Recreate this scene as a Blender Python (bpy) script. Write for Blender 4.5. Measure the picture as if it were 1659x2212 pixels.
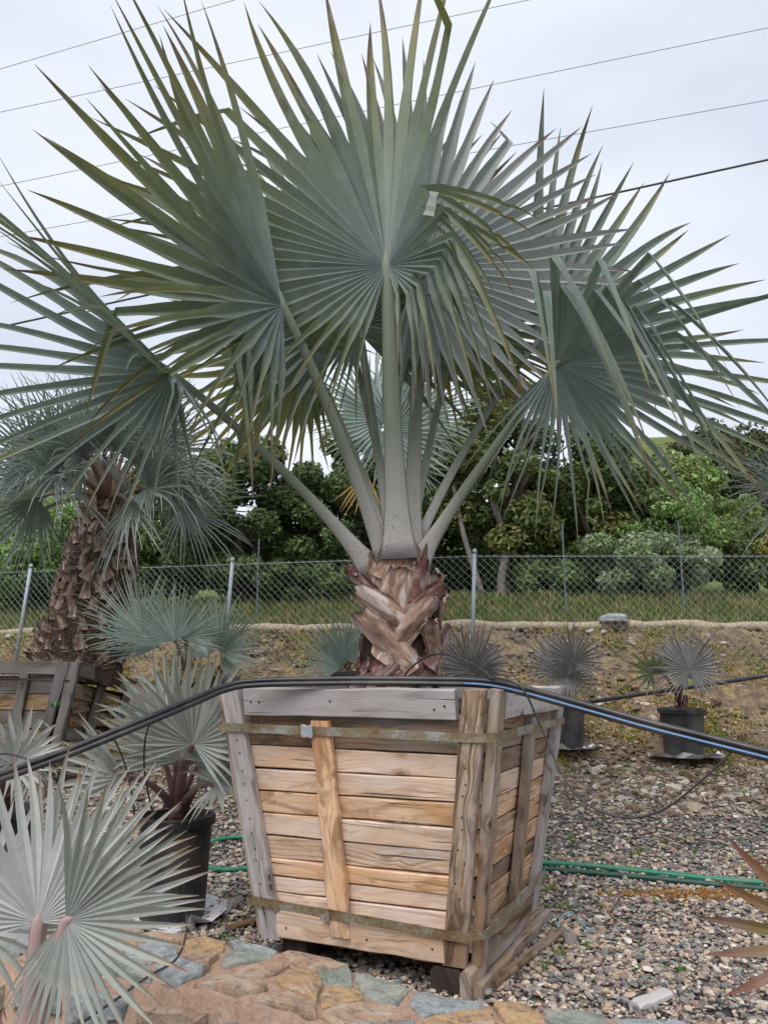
import bpy, bmesh, math, random
import numpy as np
from mathutils import Vector, Matrix
rng = np.random.default_rng(11); random.seed(5)
R_ = math.radians
scene = bpy.context.scene
for o in list(bpy.data.objects): bpy.data.objects.remove(o)
# ---------------------------------------------------------------- camera, world, sun, exposure
F = 1760.0; PITCH = R_(11.3); CZ = 1.2; CX0, CY0 = 829.5, 1106.0
cam = bpy.data.cameras.new('camera'); camo = bpy.data.objects.new('camera', cam)
scene.collection.objects.link(camo); scene.camera = camo
camo.location = (0, 0, CZ); camo.rotation_euler = (math.pi/2 + PITCH, 0, 0)
cam.sensor_fit = 'VERTICAL'; cam.sensor_height = 24; cam.lens = 24*F/2212
cam.clip_start = .05; cam.clip_end = 2000
SUN_EL, SUN_AZ = R_(52), R_(200)      # azimuth clockwise from +Y: behind the camera, a little to the left
world = bpy.data.worlds.new('World'); scene.world = world; world.use_nodes = True
nt = world.node_tree; N = nt.nodes; L = nt.links
bg = N['Background']
sky = N.new('ShaderNodeTexSky'); sky.sky_type = 'NISHITA'; sky.sun_disc = False
sky.sun_elevation = SUN_EL; sky.sun_rotation = SUN_AZ
tc = N.new('ShaderNodeTexCoord')
mp = N.new('ShaderNodeMapping'); mp.inputs['Scale'].default_value = (1.3, 1.3, 3.0)
no = N.new('ShaderNodeTexNoise'); no.inputs['Scale'].default_value = 1.7; no.inputs['Detail'].default_value = 4; no.inputs['Roughness'].default_value = .45
cr = N.new('ShaderNodeValToRGB')
cr.color_ramp.elements[0].position = .3; cr.color_ramp.elements[0].color = (4.0, 4.35, 5.1, 1)
cr.color_ramp.elements[1].position = .72; cr.color_ramp.elements[1].color = (5.9, 6.05, 6.4, 1)
mx = N.new('ShaderNodeMix'); mx.data_type = 'RGBA'; mx.inputs[0].default_value = .93
L.new(tc.outputs['Generated'], mp.inputs[0]); L.new(mp.outputs[0], no.inputs['Vector']); L.new(no.outputs[0], cr.inputs[0])
L.new(sky.outputs[0], mx.inputs[6]); L.new(cr.outputs[0], mx.inputs[7]); L.new(mx.outputs[2], bg.inputs[0])
bg.inputs[1].default_value = .1
sd = bpy.data.lights.new('sun', 'SUN'); sd.energy = 1.5; sd.angle = R_(40); sd.color = (1, .97, .93)
so = bpy.data.objects.new('sun', sd); scene.collection.objects.link(so)
so.rotation_euler = Vector((-math.sin(SUN_AZ)*math.cos(SUN_EL), -math.cos(SUN_AZ)*math.cos(SUN_EL), -math.sin(SUN_EL))).to_track_quat('-Z', 'Y').to_euler()
scene.view_settings.view_transform = 'Standard'; scene.view_settings.look = 'None'
scene.view_settings.exposure = 0.84; scene.view_settings.gamma = 1; scene.view_settings.use_curve_mapping = False
scene.render.engine = 'CYCLES'
# ---------------------------------------------------------------- geometry helpers
cP, sP = math.cos(PITCH), math.sin(PITCH)
def at(px, py, d):
    """the world point seen at pixel (px, py) of a 1659x2212 print whose forward distance is d metres"""
    a = (px-CX0)/F; b = (CY0-py)/F
    Y = cP - sP*b; Z = sP + cP*b
    return np.array([a*d/Y, d, CZ + Z*d/Y])
def nrm(v): v = np.asarray(v, float); return v/np.linalg.norm(v)
def smooth(a, b, x):
    t = np.clip((x-a)/(b-a), 0, 1); return t*t*(3-2*t)
def bank_y(x): return 9.6 + np.clip(1.07-x, 0, 9)*.25
def ground(x, y):
    x = np.asarray(x, float); y = np.asarray(y, float)
    q = y - (bank_y(x)-9.6)
    z = .34*smooth(4.6, 8.3, q)
    z = z + 1.42*np.clip((q-8.15)/2.15, 0, 1)**1.1
    z = z + .62*smooth(10.5, 13.6, q) + .7*smooth(13, 22, q)
    z = z + (7.5+8.0*smooth(2, 22, x))*smooth(17, 52, q)
    return z
col = scene.collection
def raw_mesh(name, V, faces, data=None, uv=None, smooth_=False, colr=None):
    """V (n,3); faces a list of int arrays (m,k)"""
    me = bpy.data.meshes.new(name)
    V = np.asarray(V, np.float32)
    faces = [np.asarray(f, np.int32) for f in (faces if isinstance(faces, list) else [faces]) if len(f)]
    me.vertices.add(len(V)); me.vertices.foreach_set('co', V.ravel())
    loops = np.concatenate([f.ravel() for f in faces]); tot = np.concatenate([np.full(len(f), f.shape[1], np.int32) for f in faces])
    st = np.concatenate([[0], np.cumsum(tot)[:-1]]).astype(np.int32)
    me.loops.add(len(loops)); me.loops.foreach_set('vertex_index', loops)
    me.polygons.add(len(tot)); me.polygons.foreach_set('loop_start', st); me.polygons.foreach_set('loop_total', tot)
    me.polygons.foreach_set('use_smooth', np.full(len(tot), bool(smooth_)))
    me.update(calc_edges=True)
    if data is not None:
        a = me.attributes.new('data', 'FLOAT_COLOR', 'POINT'); a.data.foreach_set('color', np.asarray(data, np.float32).ravel())
    if colr is not None:
        a = me.attributes.new('tint', 'FLOAT_COLOR', 'POINT'); a.data.foreach_set('color', np.asarray(colr, np.float32).ravel())
    if uv is not None:
        u = me.uv_layers.new(name='uv'); u.data.foreach_set('uv', np.asarray(uv, np.float32)[loops].ravel())
    me.validate()
    return me
def wloc(o):
    l = np.array(o.location)
    while o.parent: o = o.parent; l = l + np.array(o.location)
    return l
def obj(name, V, faces, mat, parent=None, origin=None, **kw):
    V = np.asarray(V, float)
    c = np.array(origin if origin is not None else ((V.min(0)+V.max(0))/2), float)
    me = raw_mesh(name, V-c, faces, **kw)
    me.materials.append(mat)
    o = bpy.data.objects.new(name, me); col.objects.link(o)
    if parent is not None: o.parent = parent; c = c-wloc(parent)
    o.location = c
    return o
def tag(o, label=None, cat=None, group=None, kind=None):
    if label: o['label'] = label
    if cat: o['category'] = cat
    if group: o['group'] = group
    if kind: o['kind'] = kind
    return o
def thing(name, loc, label, cat, group=None, parent=None):
    o = bpy.data.objects.new(name, None); col.objects.link(o); o.empty_display_size = .1
    loc = np.array(loc, float)
    if parent is not None: o.parent = parent; loc = loc-wloc(parent)
    o.location = loc
    return tag(o, label, cat, group)
def merge(parts):
    """[(V, [faces...]) or with uv/data] -> one"""
    Vs, Fs, off = [], {}, 0
    ex = []
    for p in parts:
        V, fs = p[0], p[1]
        Vs.append(np.asarray(V, float))
        for f in (fs if isinstance(fs, list) else [fs]):
            f = np.asarray(f)
            if len(f): Fs.setdefault(f.shape[1], []).append(f+off)
        if len(p) > 2: ex.append(np.asarray(p[2], float))
        off += len(V)
    out = [np.concatenate(Vs), [np.concatenate(v) for v in Fs.values()]]
    if ex: out.append(np.concatenate(ex))
    return out
def tube(path, rad, k=8, caps=True, flat=None, up=None):
    """tube along path (n,3), radius array; flat=(w,t) arrays gives an elliptical section with `up` the thickness direction. returns V, faces, uv"""
    P = np.asarray(path, float); n = len(P)
    T = np.gradient(P, axis=0); T /= np.linalg.norm(T, axis=1)[:, None]
    ref = np.array(up if up is not None else ([0, 0, 1.] if abs(T[0][2]) < .9 else [1., 0, 0]), float)
    V = []; prev = None
    rad = np.broadcast_to(np.asarray(rad, float), (n,))
    for i in range(n):
        b = ref if (prev is None or up is not None) else prev
        b = b - T[i]*(b@T[i]); b = nrm(b); prev = b
        s = np.cross(T[i], b)
        a = np.arange(k)*2*math.pi/k
        if flat is None: V.append(P[i] + rad[i]*(np.cos(a)[:, None]*s + np.sin(a)[:, None]*b))
        else: V.append(P[i] + flat[0][i]*np.cos(a)[:, None]*s + flat[1][i]*np.sin(a)[:, None]*b)
    V = np.concatenate(V)
    i, j = np.meshgrid(np.arange(n-1), np.arange(k), indexing='ij')
    q = np.stack([i*k+j, i*k+(j+1) % k, (i+1)*k+(j+1) % k, (i+1)*k+j], -1).reshape(-1, 4)
    fs = [q]
    if caps: fs.append(np.array([list(range(k))[::-1], list(range((n-1)*k, n*k))]))
    ln = np.concatenate([[0], np.cumsum(np.linalg.norm(np.diff(P, axis=0), axis=1))])
    uv = np.stack([np.repeat(ln, k), np.tile(np.arange(k)*.03, n)], 1)
    return V, fs, uv
def spline(pts, n=40):
    """Catmull-Rom through the points"""
    P = np.asarray(pts, float); P = np.concatenate([[2*P[0]-P[1]], P, [2*P[-1]-P[-2]]])
    m = len(P)-3; out = []
    for t in np.linspace(0, m-1e-6, n):
        i = int(t); f = t-i; a, b, c, d = P[i:i+4]
        out.append(.5*((2*b)+(c-a)*f+(2*a-5*b+4*c-d)*f*f+(3*b-a-3*c+d)*f**3))
    return np.array(out)
def bez(a, b, c, n=20):
    t = np.linspace(0, 1, n)[:, None]
    return (1-t)**2*np.asarray(a)+2*t*(1-t)*np.asarray(b)+t*t*np.asarray(c)
def beam(p0, p1, wv, tv, w, t, ch=.003, n=6, jit=.0015, w1=None, skew=0):
    """a sawn board from p0 to p1, section w along wv and t along tv, chamfered edges. V, faces, uv"""
    p0 = np.asarray(p0, float); p1 = np.asarray(p1, float); wv = nrm(wv); tv = nrm(tv)
    ln = np.linalg.norm(p1-p0); V = []; UV = []
    off = rng.uniform(0, 50, 2)
    w1 = w if w1 is None else w1
    for i in range(n):
        f = i/(n-1); c = p0+(p1-p0)*f
        a = (w+(w1-w)*f)/2+rng.normal(0, jit); b = t/2+rng.normal(0, jit*.5)
        ja, jb = rng.normal(0, jit*.6, 2)
        e = ch*rng.uniform(.6, 1.6)
        ring = [(a-e, b), (-a+e, b), (-a, b-e), (-a, -b+e), (-a+e, -b), (a-e, -b), (a, -b+e), (a, b-e)]
        for x, y in ring:
            V.append(c+wv*(x+ja)+tv*(y+jb)+nrm(p1-p0)*(skew*x if i in (0, n-1) else 0)); UV.append((off[0]+ln*f, off[1]+x+.5*y))
    k = 8
    i, j = np.meshgrid(np.arange(n-1), np.arange(k), indexing='ij')
    q = np.stack([i*k+j, i*k+(j+1) % k, (i+1)*k+(j+1) % k, (i+1)*k+j], -1).reshape(-1, 4)
    if np.cross(wv, tv)@(p1-p0) < 0: q = q[:, ::-1]
    caps = np.array([list(range(k)), list(range((n-1)*k, n*k))])
    return np.array(V), [q, caps], np.array(UV)
def lathe(c, prof, k=28, tilt=None):
    """surface of revolution about +Z at c; prof [(r,z)...]"""
    a = np.arange(k)*2*math.pi/k; V = []
    for r, z in prof: V.append(np.stack([r*np.cos(a), r*np.sin(a), np.full(k, z)], 1))
    V = np.concatenate(V); n = len(prof)
    if tilt is not None: V = V@np.array(Matrix.Rotation(tilt[0], 3, 'X') @ Matrix.Rotation(tilt[1], 3, 'Y')).T
    i, j = np.meshgrid(np.arange(n-1), np.arange(k), indexing='ij')
    q = np.stack([i*k+j, i*k+(j+1) % k, (i+1)*k+(j+1) % k, (i+1)*k+j], -1).reshape(-1, 4)
    return V+np.asarray(c), [q]
# ---------------------------------------------------------------- materials
def newmat(name):
    m = bpy.data.materials.new(name); m.use_nodes = True
    t = m.node_tree; return m, t, t.nodes['Principled BSDF'], t.nodes['Material Output']
def nd(t, typ, **kw):
    n = t.nodes.new(typ)
    for k, v in kw.items():
        if k.startswith('i_'):
            key = k[2:]; key = int(key) if key.isdigit() else key
            n.inputs[key].default_value = v
        else: setattr(n, k, v)
    return n
def ramp(t, fac, stops):
    r = t.nodes.new('ShaderNodeValToRGB'); e = r.color_ramp.elements
    while len(e) < len(stops): e.new(.5)
    for i, (p, c) in enumerate(stops):
        e[i].position = p; e[i].color = (*c, 1) if len(c) == 3 else c
    if fac is not None: t.links.new(fac, r.inputs[0])
    return r
def mixc(t, fac, a, b, mode='MIX'):
    m = t.nodes.new('ShaderNodeMix'); m.data_type = 'RGBA'; m.blend_type = mode
    for s, v in ((0, fac), (6, a), (7, b)):
        if hasattr(v, 'is_output'): t.links.new(v, m.inputs[s])
        elif s == 0: m.inputs[0].default_value = v
        else: m.inputs[s].default_value = (*v, 1)
    return m.outputs[2]
def math_(t, op, a, b=0, c=None):
    m = t.nodes.new('ShaderNodeMath'); m.operation = op
    for i, v in enumerate((a, b) if c is None else (a, b, c)):
        if hasattr(v, 'is_output'): t.links.new(v, m.inputs[i])
        else: m.inputs[i].default_value = v
    return m.outputs[0]
def noise(t, vec, scale, detail=4, rough=.55, dist=0):
    n = nd(t, 'ShaderNodeTexNoise'); n.inputs['Scale'].default_value = scale; n.inputs['Detail'].default_value = detail
    n.inputs['Roughness'].default_value = rough; n.inputs['Distortion'].default_value = dist
    if vec is not None: t.links.new(vec, n.inputs['Vector'])
    return n
def mapping(t, vec, scale, loc=None):
    m = nd(t, 'ShaderNodeMapping'); m.inputs['Scale'].default_value = scale
    t.links.new(vec, m.inputs['Vector'])
    if loc is not None:
        if hasattr(loc, 'is_output'): t.links.new(loc, m.inputs['Location'])
        else: m.inputs['Location'].default_value = loc
    return m.outputs[0]
def bump(t, bsdf, h, strength=.4, dist=.01):
    b = nd(t, 'ShaderNodeBump'); b.inputs['Strength'].default_value = strength; b.inputs['Distance'].default_value = dist
    t.links.new(h, b.inputs['Height']); t.links.new(b.outputs[0], bsdf.inputs['Normal'])
def simple(name, c, rough=.6, var=.25, scale=20, spec=.3, bmp=.15, metal=0, dust=0):
    m, t, b, _ = newmat(name)
    oc = nd(t, 'ShaderNodeTexCoord').outputs['Object']
    n = noise(t, oc, scale, 5)
    c = np.array(c); lo = np.clip(c*(1-var), 0, 1); hi = np.clip(c*(1+var), 0, 1)
    r = ramp(t, n.outputs[0], [(.3, lo), (.7, hi)])
    cc = r.outputs[0]
    if dust:
        dn = noise(t, oc, 3.5, 6, .7); cc = mixc(t, math_(t, 'MULTIPLY', ramp(t, dn.outputs[0], [(.45, (0, 0, 0)), (.7, (1, 1, 1))]).outputs[0], dust), cc, (.25, .21, .17))
    t.links.new(cc, b.inputs['Base Color'])
    b.inputs['Roughness'].default_value = rough; b.inputs['Specular IOR Level'].default_value = spec; b.inputs['Metallic'].default_value = metal
    if bmp: bump(t, b, n.outputs[0], bmp, .005)
    return m
def leafmat(name, base, edge, tip, dead, trans, tr=.25, var=.22, rough=.48, tipstart=.55, yellow=.0):
    """data.r = place along the segment, data.g = random per segment, data.b = across"""
    m, t, b, out = newmat(name)
    a = nd(t, 'ShaderNodeAttribute', attribute_name='data')
    s = nd(t, 'ShaderNodeSeparateColor'); t.links.new(a.outputs['Color'], s.inputs[0])
    oc = nd(t, 'ShaderNodeTexCoord').outputs['Object']
    n1 = noise(t, oc, 5, 4)
    n2 = noise(t, oc, 55, 3)
    # colour along the segment: glaucous -> greener -> dry tip
    pos = math_(t, 'ADD', s.outputs[0], math_(t, 'MULTIPLY', math_(t, 'SUBTRACT', s.outputs[1], .5), .22))
    pos = math_(t, 'ADD', pos, math_(t, 'MULTIPLY', math_(t, 'SUBTRACT', n1.outputs[0], .5), .25))
    r = ramp(t, pos, [(0, base), (tipstart, edge), (min(.93, tipstart+.3), tip), (1.0, dead)])
    v = math_(t, 'MULTIPLY_ADD', s.outputs[1], 2*var, 1-var)
    v = math_(t, 'MULTIPLY', v, math_(t, 'MULTIPLY_ADD', n2.outputs[0], .3, .85))
    # veins along the segment
    w = math_(t, 'SINE', math_(t, 'MULTIPLY', s.outputs[2], 40))
    v = math_(t, 'MULTIPLY', v, math_(t, 'MULTIPLY_ADD', w, .05, 1))
    cc = mixc(t, 1.0, r.outputs[0], v, 'MULTIPLY')
    bl = ramp(t, noise(t, mapping(t, oc, (3, 3, 3)), 3.0, 5, .65).outputs[0], [(.45, (0, 0, 0)), (.72, (1, 1, 1))])
    cc = mixc(t, math_(t, 'MULTIPLY', bl.outputs[0], .3), cc, (.36, .39, .39))
    # brown spotting
    sp = ramp(t, noise(t, oc, 38, 2, .7).outputs[0], [(.70, (0, 0, 0)), (.76, (1, 1, 1))])
    cc = mixc(t, math_(t, 'MULTIPLY', sp.outputs[0], .35), cc, (.12, .08, .045))
    t.links.new(cc, b.inputs['Base Color'])
    b.inputs['Roughness'].default_value = rough; b.inputs['Specular IOR Level'].default_value = .35
    bump(t, b, w, .12, .002)
    tl = nd(t, 'ShaderNodeBsdfTranslucent')
    t.links.new(mixc(t, .5, cc, trans), tl.inputs[0])
    ms = nd(t, 'ShaderNodeMixShader'); ms.inputs[0].default_value = tr
    t.links.new(b.outputs[0], ms.inputs[1]); t.links.new(tl.outputs[0], ms.inputs[2]); t.links.new(ms.outputs[0], out.inputs[0])
    return m
def foliage(name, tr=.3):
    """leaves of trees and weeds, colour from the 'tint' attribute"""
    m, t, b, out = newmat(name)
    a = nd(t, 'ShaderNodeAttribute', attribute_name='tint')
    t.links.new(a.outputs['Color'], b.inputs['Base Color']); b.inputs['Roughness'].default_value = .5; b.inputs['Specular IOR Level'].default_value = .3
    tl = nd(t, 'ShaderNodeBsdfTranslucent'); t.links.new(a.outputs['Color'], tl.inputs[0])
    ms = nd(t, 'ShaderNodeMixShader'); ms.inputs[0].default_value = tr
    t.links.new(b.outputs[0], ms.inputs[1]); t.links.new(tl.outputs[0], ms.inputs[2]); t.links.new(ms.outputs[0], out.inputs[0])
    return m
def woodmat(name, light, mid, dark, grey, greyamt=.3, knots=True, stain=.5):
    m, t, b, _ = newmat(name)
    uv = nd(t, 'ShaderNodeTexCoord').outputs['UV']
    oi = nd(t, 'ShaderNodeObjectInfo')
    # knots distort the grain
    kn = nd(t, 'ShaderNodeTexVoronoi', feature='F1'); kn.inputs['Scale'].default_value = 1.0
    t.links.new(mapping(t, uv, (4.2, 7.5, 1)), kn.inputs['Vector'])
    kd = kn.outputs['Distance']
    warp = noise(t, mapping(t, uv, (2.2, 7, 1)), 1, 3)
    sx = nd(t, 'ShaderNodeSeparateXYZ'); t.links.new(uv, sx.inputs[0])
    y = math_(t, 'MULTIPLY_ADD', sx.outputs[1], 1.0, math_(t, 'MULTIPLY', warp.outputs[0], .07))
    kpush = math_(t, 'DIVIDE', .004, math_(t, 'ADD', math_(t, 'MULTIPLY', kd, kd), .09))
    if knots: y = math_(t, 'ADD', y, kpush)
    cx = nd(t, 'ShaderNodeCombineXYZ'); t.links.new(math_(t, 'MULTIPLY', sx.outputs[0], .35), cx.inputs[0]); t.links.new(y, cx.inputs[1])
    rings = noise(t, mapping(t, cx.outputs[0], (1.2, 80, 1)), 1, 5, .65)
    fine = noise(t, mapping(t, uv, (7, 260, 1)), 1, 3, .6)
    st = noise(t, mapping(t, uv, (3.2, 13, 1)), 1, 5, .62, 1.2)
    c = ramp(t, rings.outputs[0], [(.33, dark), (.41, mid), (.48, light), (.56, light), (.63, mid), (.7, light)]).outputs[0]
    big = noise(t, mapping(t, uv, (1.6, 4.2, 1), (7, 3, 0)), 1, 3, .5, .6)
    c = mixc(t, ramp(t, big.outputs[0], [(.42, (0, 0, 0)), (.6, (1, 1, 1))]).outputs[0], c, mid, 'MIX')
    c = mixc(t, math_(t, 'MULTIPLY', ramp(t, st.outputs[0], [(.50, (0, 0, 0)), (.57, (.6, .6, .6)), (.66, (1, 1, 1))]).outputs[0], stain), c, dark)
    g = noise(t, mapping(t, uv, (1.3, 6, 1), (31, 5, 0)), 1, 4, .6)
    c = mixc(t, math_(t, 'MULTIPLY', ramp(t, g.outputs[0], [(.62-.35*greyamt, (0, 0, 0)), (.80-.3*greyamt, (1, 1, 1))]).outputs[0], min(1, .4+greyamt)), c, grey)
    c = mixc(t, math_(t, 'MULTIPLY', math_(t, 'SUBTRACT', 1, fine.outputs[0]), .55), c, mixc(t, .6, c, dark))
    if knots:
        k = ramp(t, kd, [(0, (1, 1, 1)), (.08, (1, 1, 1)), (.11, (.3, .3, .3)), (.14, (.55, .55, .55)), (.22, (0, 0, 0))])
        # only some cells carry a knot
        sel = nd(t, 'ShaderNodeSeparateColor'); t.links.new(kn.outputs['Color'], sel.inputs[0])
        k2 = math_(t, 'MULTIPLY', k.outputs[0], math_(t, 'GREATER_THAN', sel.outputs[0], .62))
        c = mixc(t, math_(t, 'MULTIPLY', k2, .85), c, np.array(dark)*.55)
    # cracks along the grain
    ck = noise(t, mapping(t, uv, (1.8, 80, 1), (3, 17, 0)), 1, 2, .5)
    crk = ramp(t, ck.outputs[0], [(.655, (0, 0, 0)), (.70, (1, 1, 1))]).outputs[0]
    c = mixc(t, math_(t, 'MULTIPLY', crk, .8), c, (.03, .022, .018))
    hv = math_(t, 'MULTIPLY_ADD', oi.outputs['Random'], .35, .82)
    c = mixc(t, 1.0, c, hv, 'MULTIPLY')
    t.links.new(c, b.inputs['Base Color']); b.inputs['Roughness'].default_value = .78; b.inputs['Specular IOR Level'].default_value = .2
    hh = math_(t, 'SUBTRACT', math_(t, 'ADD', math_(t, 'MULTIPLY', rings.outputs[0], .6), math_(t, 'MULTIPLY', fine.outputs[0], .6)), math_(t, 'MULTIPLY', crk, 1.5))
    bump(t, b, hh, .55, .003)
    return m
M = {}
M['plank'] = woodmat('plank_wood', (.84, .61, .42), (.62, .36, .19), (.24, .125, .06), (.60, .51, .45), .3, stain=.75)
M['plank_pale'] = woodmat('pale_plank_wood', (.88, .69, .55), (.69, .46, .30), (.33, .19, .10), (.68, .59, .54), .5, stain=.6)
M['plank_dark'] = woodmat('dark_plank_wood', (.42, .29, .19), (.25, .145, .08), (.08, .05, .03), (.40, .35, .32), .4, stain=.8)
M['post'] = woodmat('post_wood', (.50, .39, .29), (.31, .20, .12), (.07, .045, .03), (.46, .41, .39), .5, stain=.85)
M['grey'] = woodmat('weathered_grey_wood', (.50, .455, .43), (.34, .29, .26), (.07, .055, .045), (.52, .49, .485), .75, stain=.8)
M['old'] = woodmat('old_black_wood', (.16, .145, .135), (.11, .085, .065), (.03, .025, .02), (.20, .19, .185), .6, stain=.6)
M['oldtan'] = woodmat('old_tan_wood', (.34, .24, .13), (.24, .15, .075), (.05, .035, .025), (.22, .19, .165), .4, stain=.8)
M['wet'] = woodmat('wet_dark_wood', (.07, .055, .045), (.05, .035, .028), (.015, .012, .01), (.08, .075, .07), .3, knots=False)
GLAU = dict(base=(.180, .230, .233), edge=(.165, .205, .175), tip=(.20, .195, .10), dead=(.10, .055, .04), trans=(.20, .30, .10))
M['leaf'] = leafmat('silver_palm_leaf', tr=.26, var=.3, tipstart=.66, **GLAU)
M['leaf_backlit'] = leafmat('silver_palm_leaf_backlit_tint', (.185, .235, .240), (.145, .178, .115), (.165, .15, .06), (.09, .05, .035), (.22, .28, .06), tr=.34, var=.3, tipstart=.55)  # backlit olive of the upper segments put into the outer-half colour
M['leaf_pale'] = leafmat('pale_silver_palm_leaf', (.265, .305, .305), (.28, .31, .295), (.30, .275, .265), (.17, .11, .10), (.26, .33, .18), tr=.22, tipstart=.62)
M['leaf_green'] = leafmat('green_palm_leaf', (.12, .165, .115), (.15, .185, .09), (.28, .235, .07), (.22, .12, .04), (.32, .36, .06), tr=.35, tipstart=.45)
M['leaf_small'] = leafmat('silver_young_palm_leaf', (.47, .47, .46), (.44, .45, .42), (.40, .35, .32), (.26, .16, .10), (.30, .36, .20), tr=.22, tipstart=.75)
M['leaf_mid'] = leafmat('grey_green_young_palm_leaf', (.30, .315, .30), (.31, .325, .285), (.32, .28, .20), (.26, .13, .11), (.28, .34, .16), tr=.22, tipstart=.75)
M['leaf_blue'] = leafmat('blue_palm_leaf', (.20, .26, .235), (.27, .335, .305), (.29, .33, .24), (.30, .27, .15), (.24, .32, .16), tr=.25, tipstart=.7)
M['leaf_far'] = leafmat('far_palm_leaf', (.15, .185, .165), (.25, .29, .275), (.32, .35, .32), (.28, .26, .19), (.2, .28, .12), tr=.25, tipstart=.7)
M['leaf_purple'] = leafmat('purple_young_palm_leaf', (.17, .19, .175), (.24, .225, .22), (.29, .22, .225), (.22, .12, .10), (.22, .2, .12), tr=.22, tipstart=.65)
M['leaf_red'] = leafmat('red_tipped_palm_leaf', (.20, .21, .07), (.27, .20, .07), (.24, .12, .06), (.17, .06, .05), (.4, .3, .08), tr=.3, tipstart=.35)
M['leaf_dead'] = leafmat('dead_palm_leaf', (.33, .22, .05), (.40, .25, .06), (.36, .2, .05), (.2, .1, .04), (.5, .35, .05), tr=.35, tipstart=.5)
def petmat(name, top, low, fleck, patch=.4):
    """data.r runs from the leaf base (0) to the blade (1)"""
    m, t, b, _ = newmat(name)
    a = nd(t, 'ShaderNodeAttribute', attribute_name='data')
    s = nd(t, 'ShaderNodeSeparateColor'); t.links.new(a.outputs['Color'], s.inputs[0])
    oc = nd(t, 'ShaderNodeTexCoord').outputs['Object']
    n = noise(t, mapping(t, oc, (14, 14, 3)), 1, 5); f = noise(t, oc, 110, 2, .6)
    c = ramp(t, math_(t, 'ADD', s.outputs[0], math_(t, 'MULTIPLY', math_(t, 'SUBTRACT', n.outputs[0], .5), .3)), [(.03, low), (.36, top)]).outputs[0]
    c = mixc(t, 1.0, c, math_(t, 'MULTIPLY_ADD', n.outputs[0], .7, .65), 'MULTIPLY')
    fl = math_(t, 'MULTIPLY', ramp(t, f.outputs[0], [(.60, (0, 0, 0)), (.68, (1, 1, 1))]).outputs[0], math_(t, 'SUBTRACT', patch, s.outputs[0]))
    c = mixc(t, math_(t, 'MAXIMUM', math_(t, 'MULTIPLY', fl, 2.2), 0), c, fleck)
    # brown toothed margins
    mg = ramp(t, s.outputs[2], [(.86, (0, 0, 0)), (.97, (1, 1, 1))])
    c = mixc(t, math_(t, 'MULTIPLY', mg.outputs[0], .6), c, fleck)
    t.links.new(c, b.inputs['Base Color']); b.inputs['Roughness'].default_value = .55; b.inputs['Specular IOR Level'].default_value = .25
    bump(t, b, n.outputs[0], .25, .006)
    return m
M['petiole'] = petmat('silver_petiole', (.165, .19, .14), (.45, .425, .41), (.13, .065, .035))
M['petiole_red'] = petmat('maroon_petiole', (.26, .17, .17), (.20, .10, .11), (.12, .05, .05), .2)
M['petiole_pink'] = petmat('pinkish_petiole', (.36, .25, .24), (.34, .21, .21), (.16, .07, .07), .2)
M['petiole_green'] = petmat('green_petiole', (.22, .25, .15), (.28, .28, .18), (.12, .08, .05), .2)
M['petiole_far'] = petmat('rusty_petiole', (.19, .14, .10), (.17, .085, .055), (.1, .05, .03), .2)
def bootmat(name, a_, b_, c_, dk):
    m, t, b, _ = newmat(name)
    uv = nd(t, 'ShaderNodeTexCoord').outputs['UV']
    oc = nd(t, 'ShaderNodeTexCoord').outputs['Object']
    fib = noise(t, mapping(t, uv, (6, 120, 1)), 1, 4, .65)
    n = noise(t, mapping(t, uv, (7, 26, 1)), 1, 6, .65, .7)
    c = ramp(t, n.outputs[0], [(.33, dk), (.43, a_), (.52, b_), (.61, c_)]).outputs[0]
    c = mixc(t, math_(t, 'MULTIPLY', math_(t, 'SUBTRACT', 1, fib.outputs[0]), .8), c, mixc(t, .55, c, dk))
    t.links.new(c, b.inputs['Base Color']); b.inputs['Roughness'].default_value = .75; b.inputs['Specular IOR Level'].default_value = .25
    bump(t, b, fib.outputs[0], .7, .006)
    return m
M['boot'] = bootmat('leaf_base', (.25, .155, .115), (.40, .26, .185), (.60, .53, .50), (.12, .075, .06))
M['boot_red'] = bootmat('leaf_base_maroon', (.13, .055, .05), (.20, .10, .085), (.36, .28, .27), (.05, .025, .022))
M['boot_far'] = bootmat('old_leaf_base', (.19, .125, .09), (.30, .20, .145), (.48, .42, .39), (.075, .052, .045))
M['fibre'] = simple('trunk_fibre', (.04, .026, .02), .95, .6, 60, .1, .8)
M['bark_far'] = simple('fibrous_trunk', (.06, .04, .03), .95, .6, 40, .1, .8)
M['soil'] = simple('potting_soil', (.045, .032, .024), .95, .5, 60, .1, .8)
M['pot'] = simple('black_plastic_pot', (.022, .023, .027), .5, .35, 9, .4, .06, dust=.3)
M['pipe'] = simple('black_poly_pipe', (.018, .019, .022), .36, .2, 30, .5, .05, dust=.22)
M['stripe'] = simple('blue_pipe_stripe', (.13, .30, .58), .35, .1, 30, .5, 0)
M['hose'] = simple('green_hose', (.012, .19, .11), .4, .2, 30, .45, .05, dust=.25)
M['hose_dark'] = simple('dark_green_hose', (.022, .075, .055), .45, .3, 30, .4, .05)
M['galv'] = simple('galvanised_steel', (.30, .34, .38), .5, .15, 30, .5, .03, .2)
M['wire'] = simple('galvanised_wire', (.36, .40, .40), .55, .2, 40, .4, 0, .2)
M['stake'] = simple('dark_steel', (.10, .13, .15), .6, .2, 30, .3, 0)
M['cable'] = simple('overhead_cable', (.05, .055, .065), .6, .2, 30, .3, 0)
M['cable_thin'] = simple('overhead_wire', (.16, .17, .19), .6, .2, 30, .3, 0)
M['cloth'] = simple('white_weed_cloth', (.68, .67, .70), .9, .12, 25, .1, .2)
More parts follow.
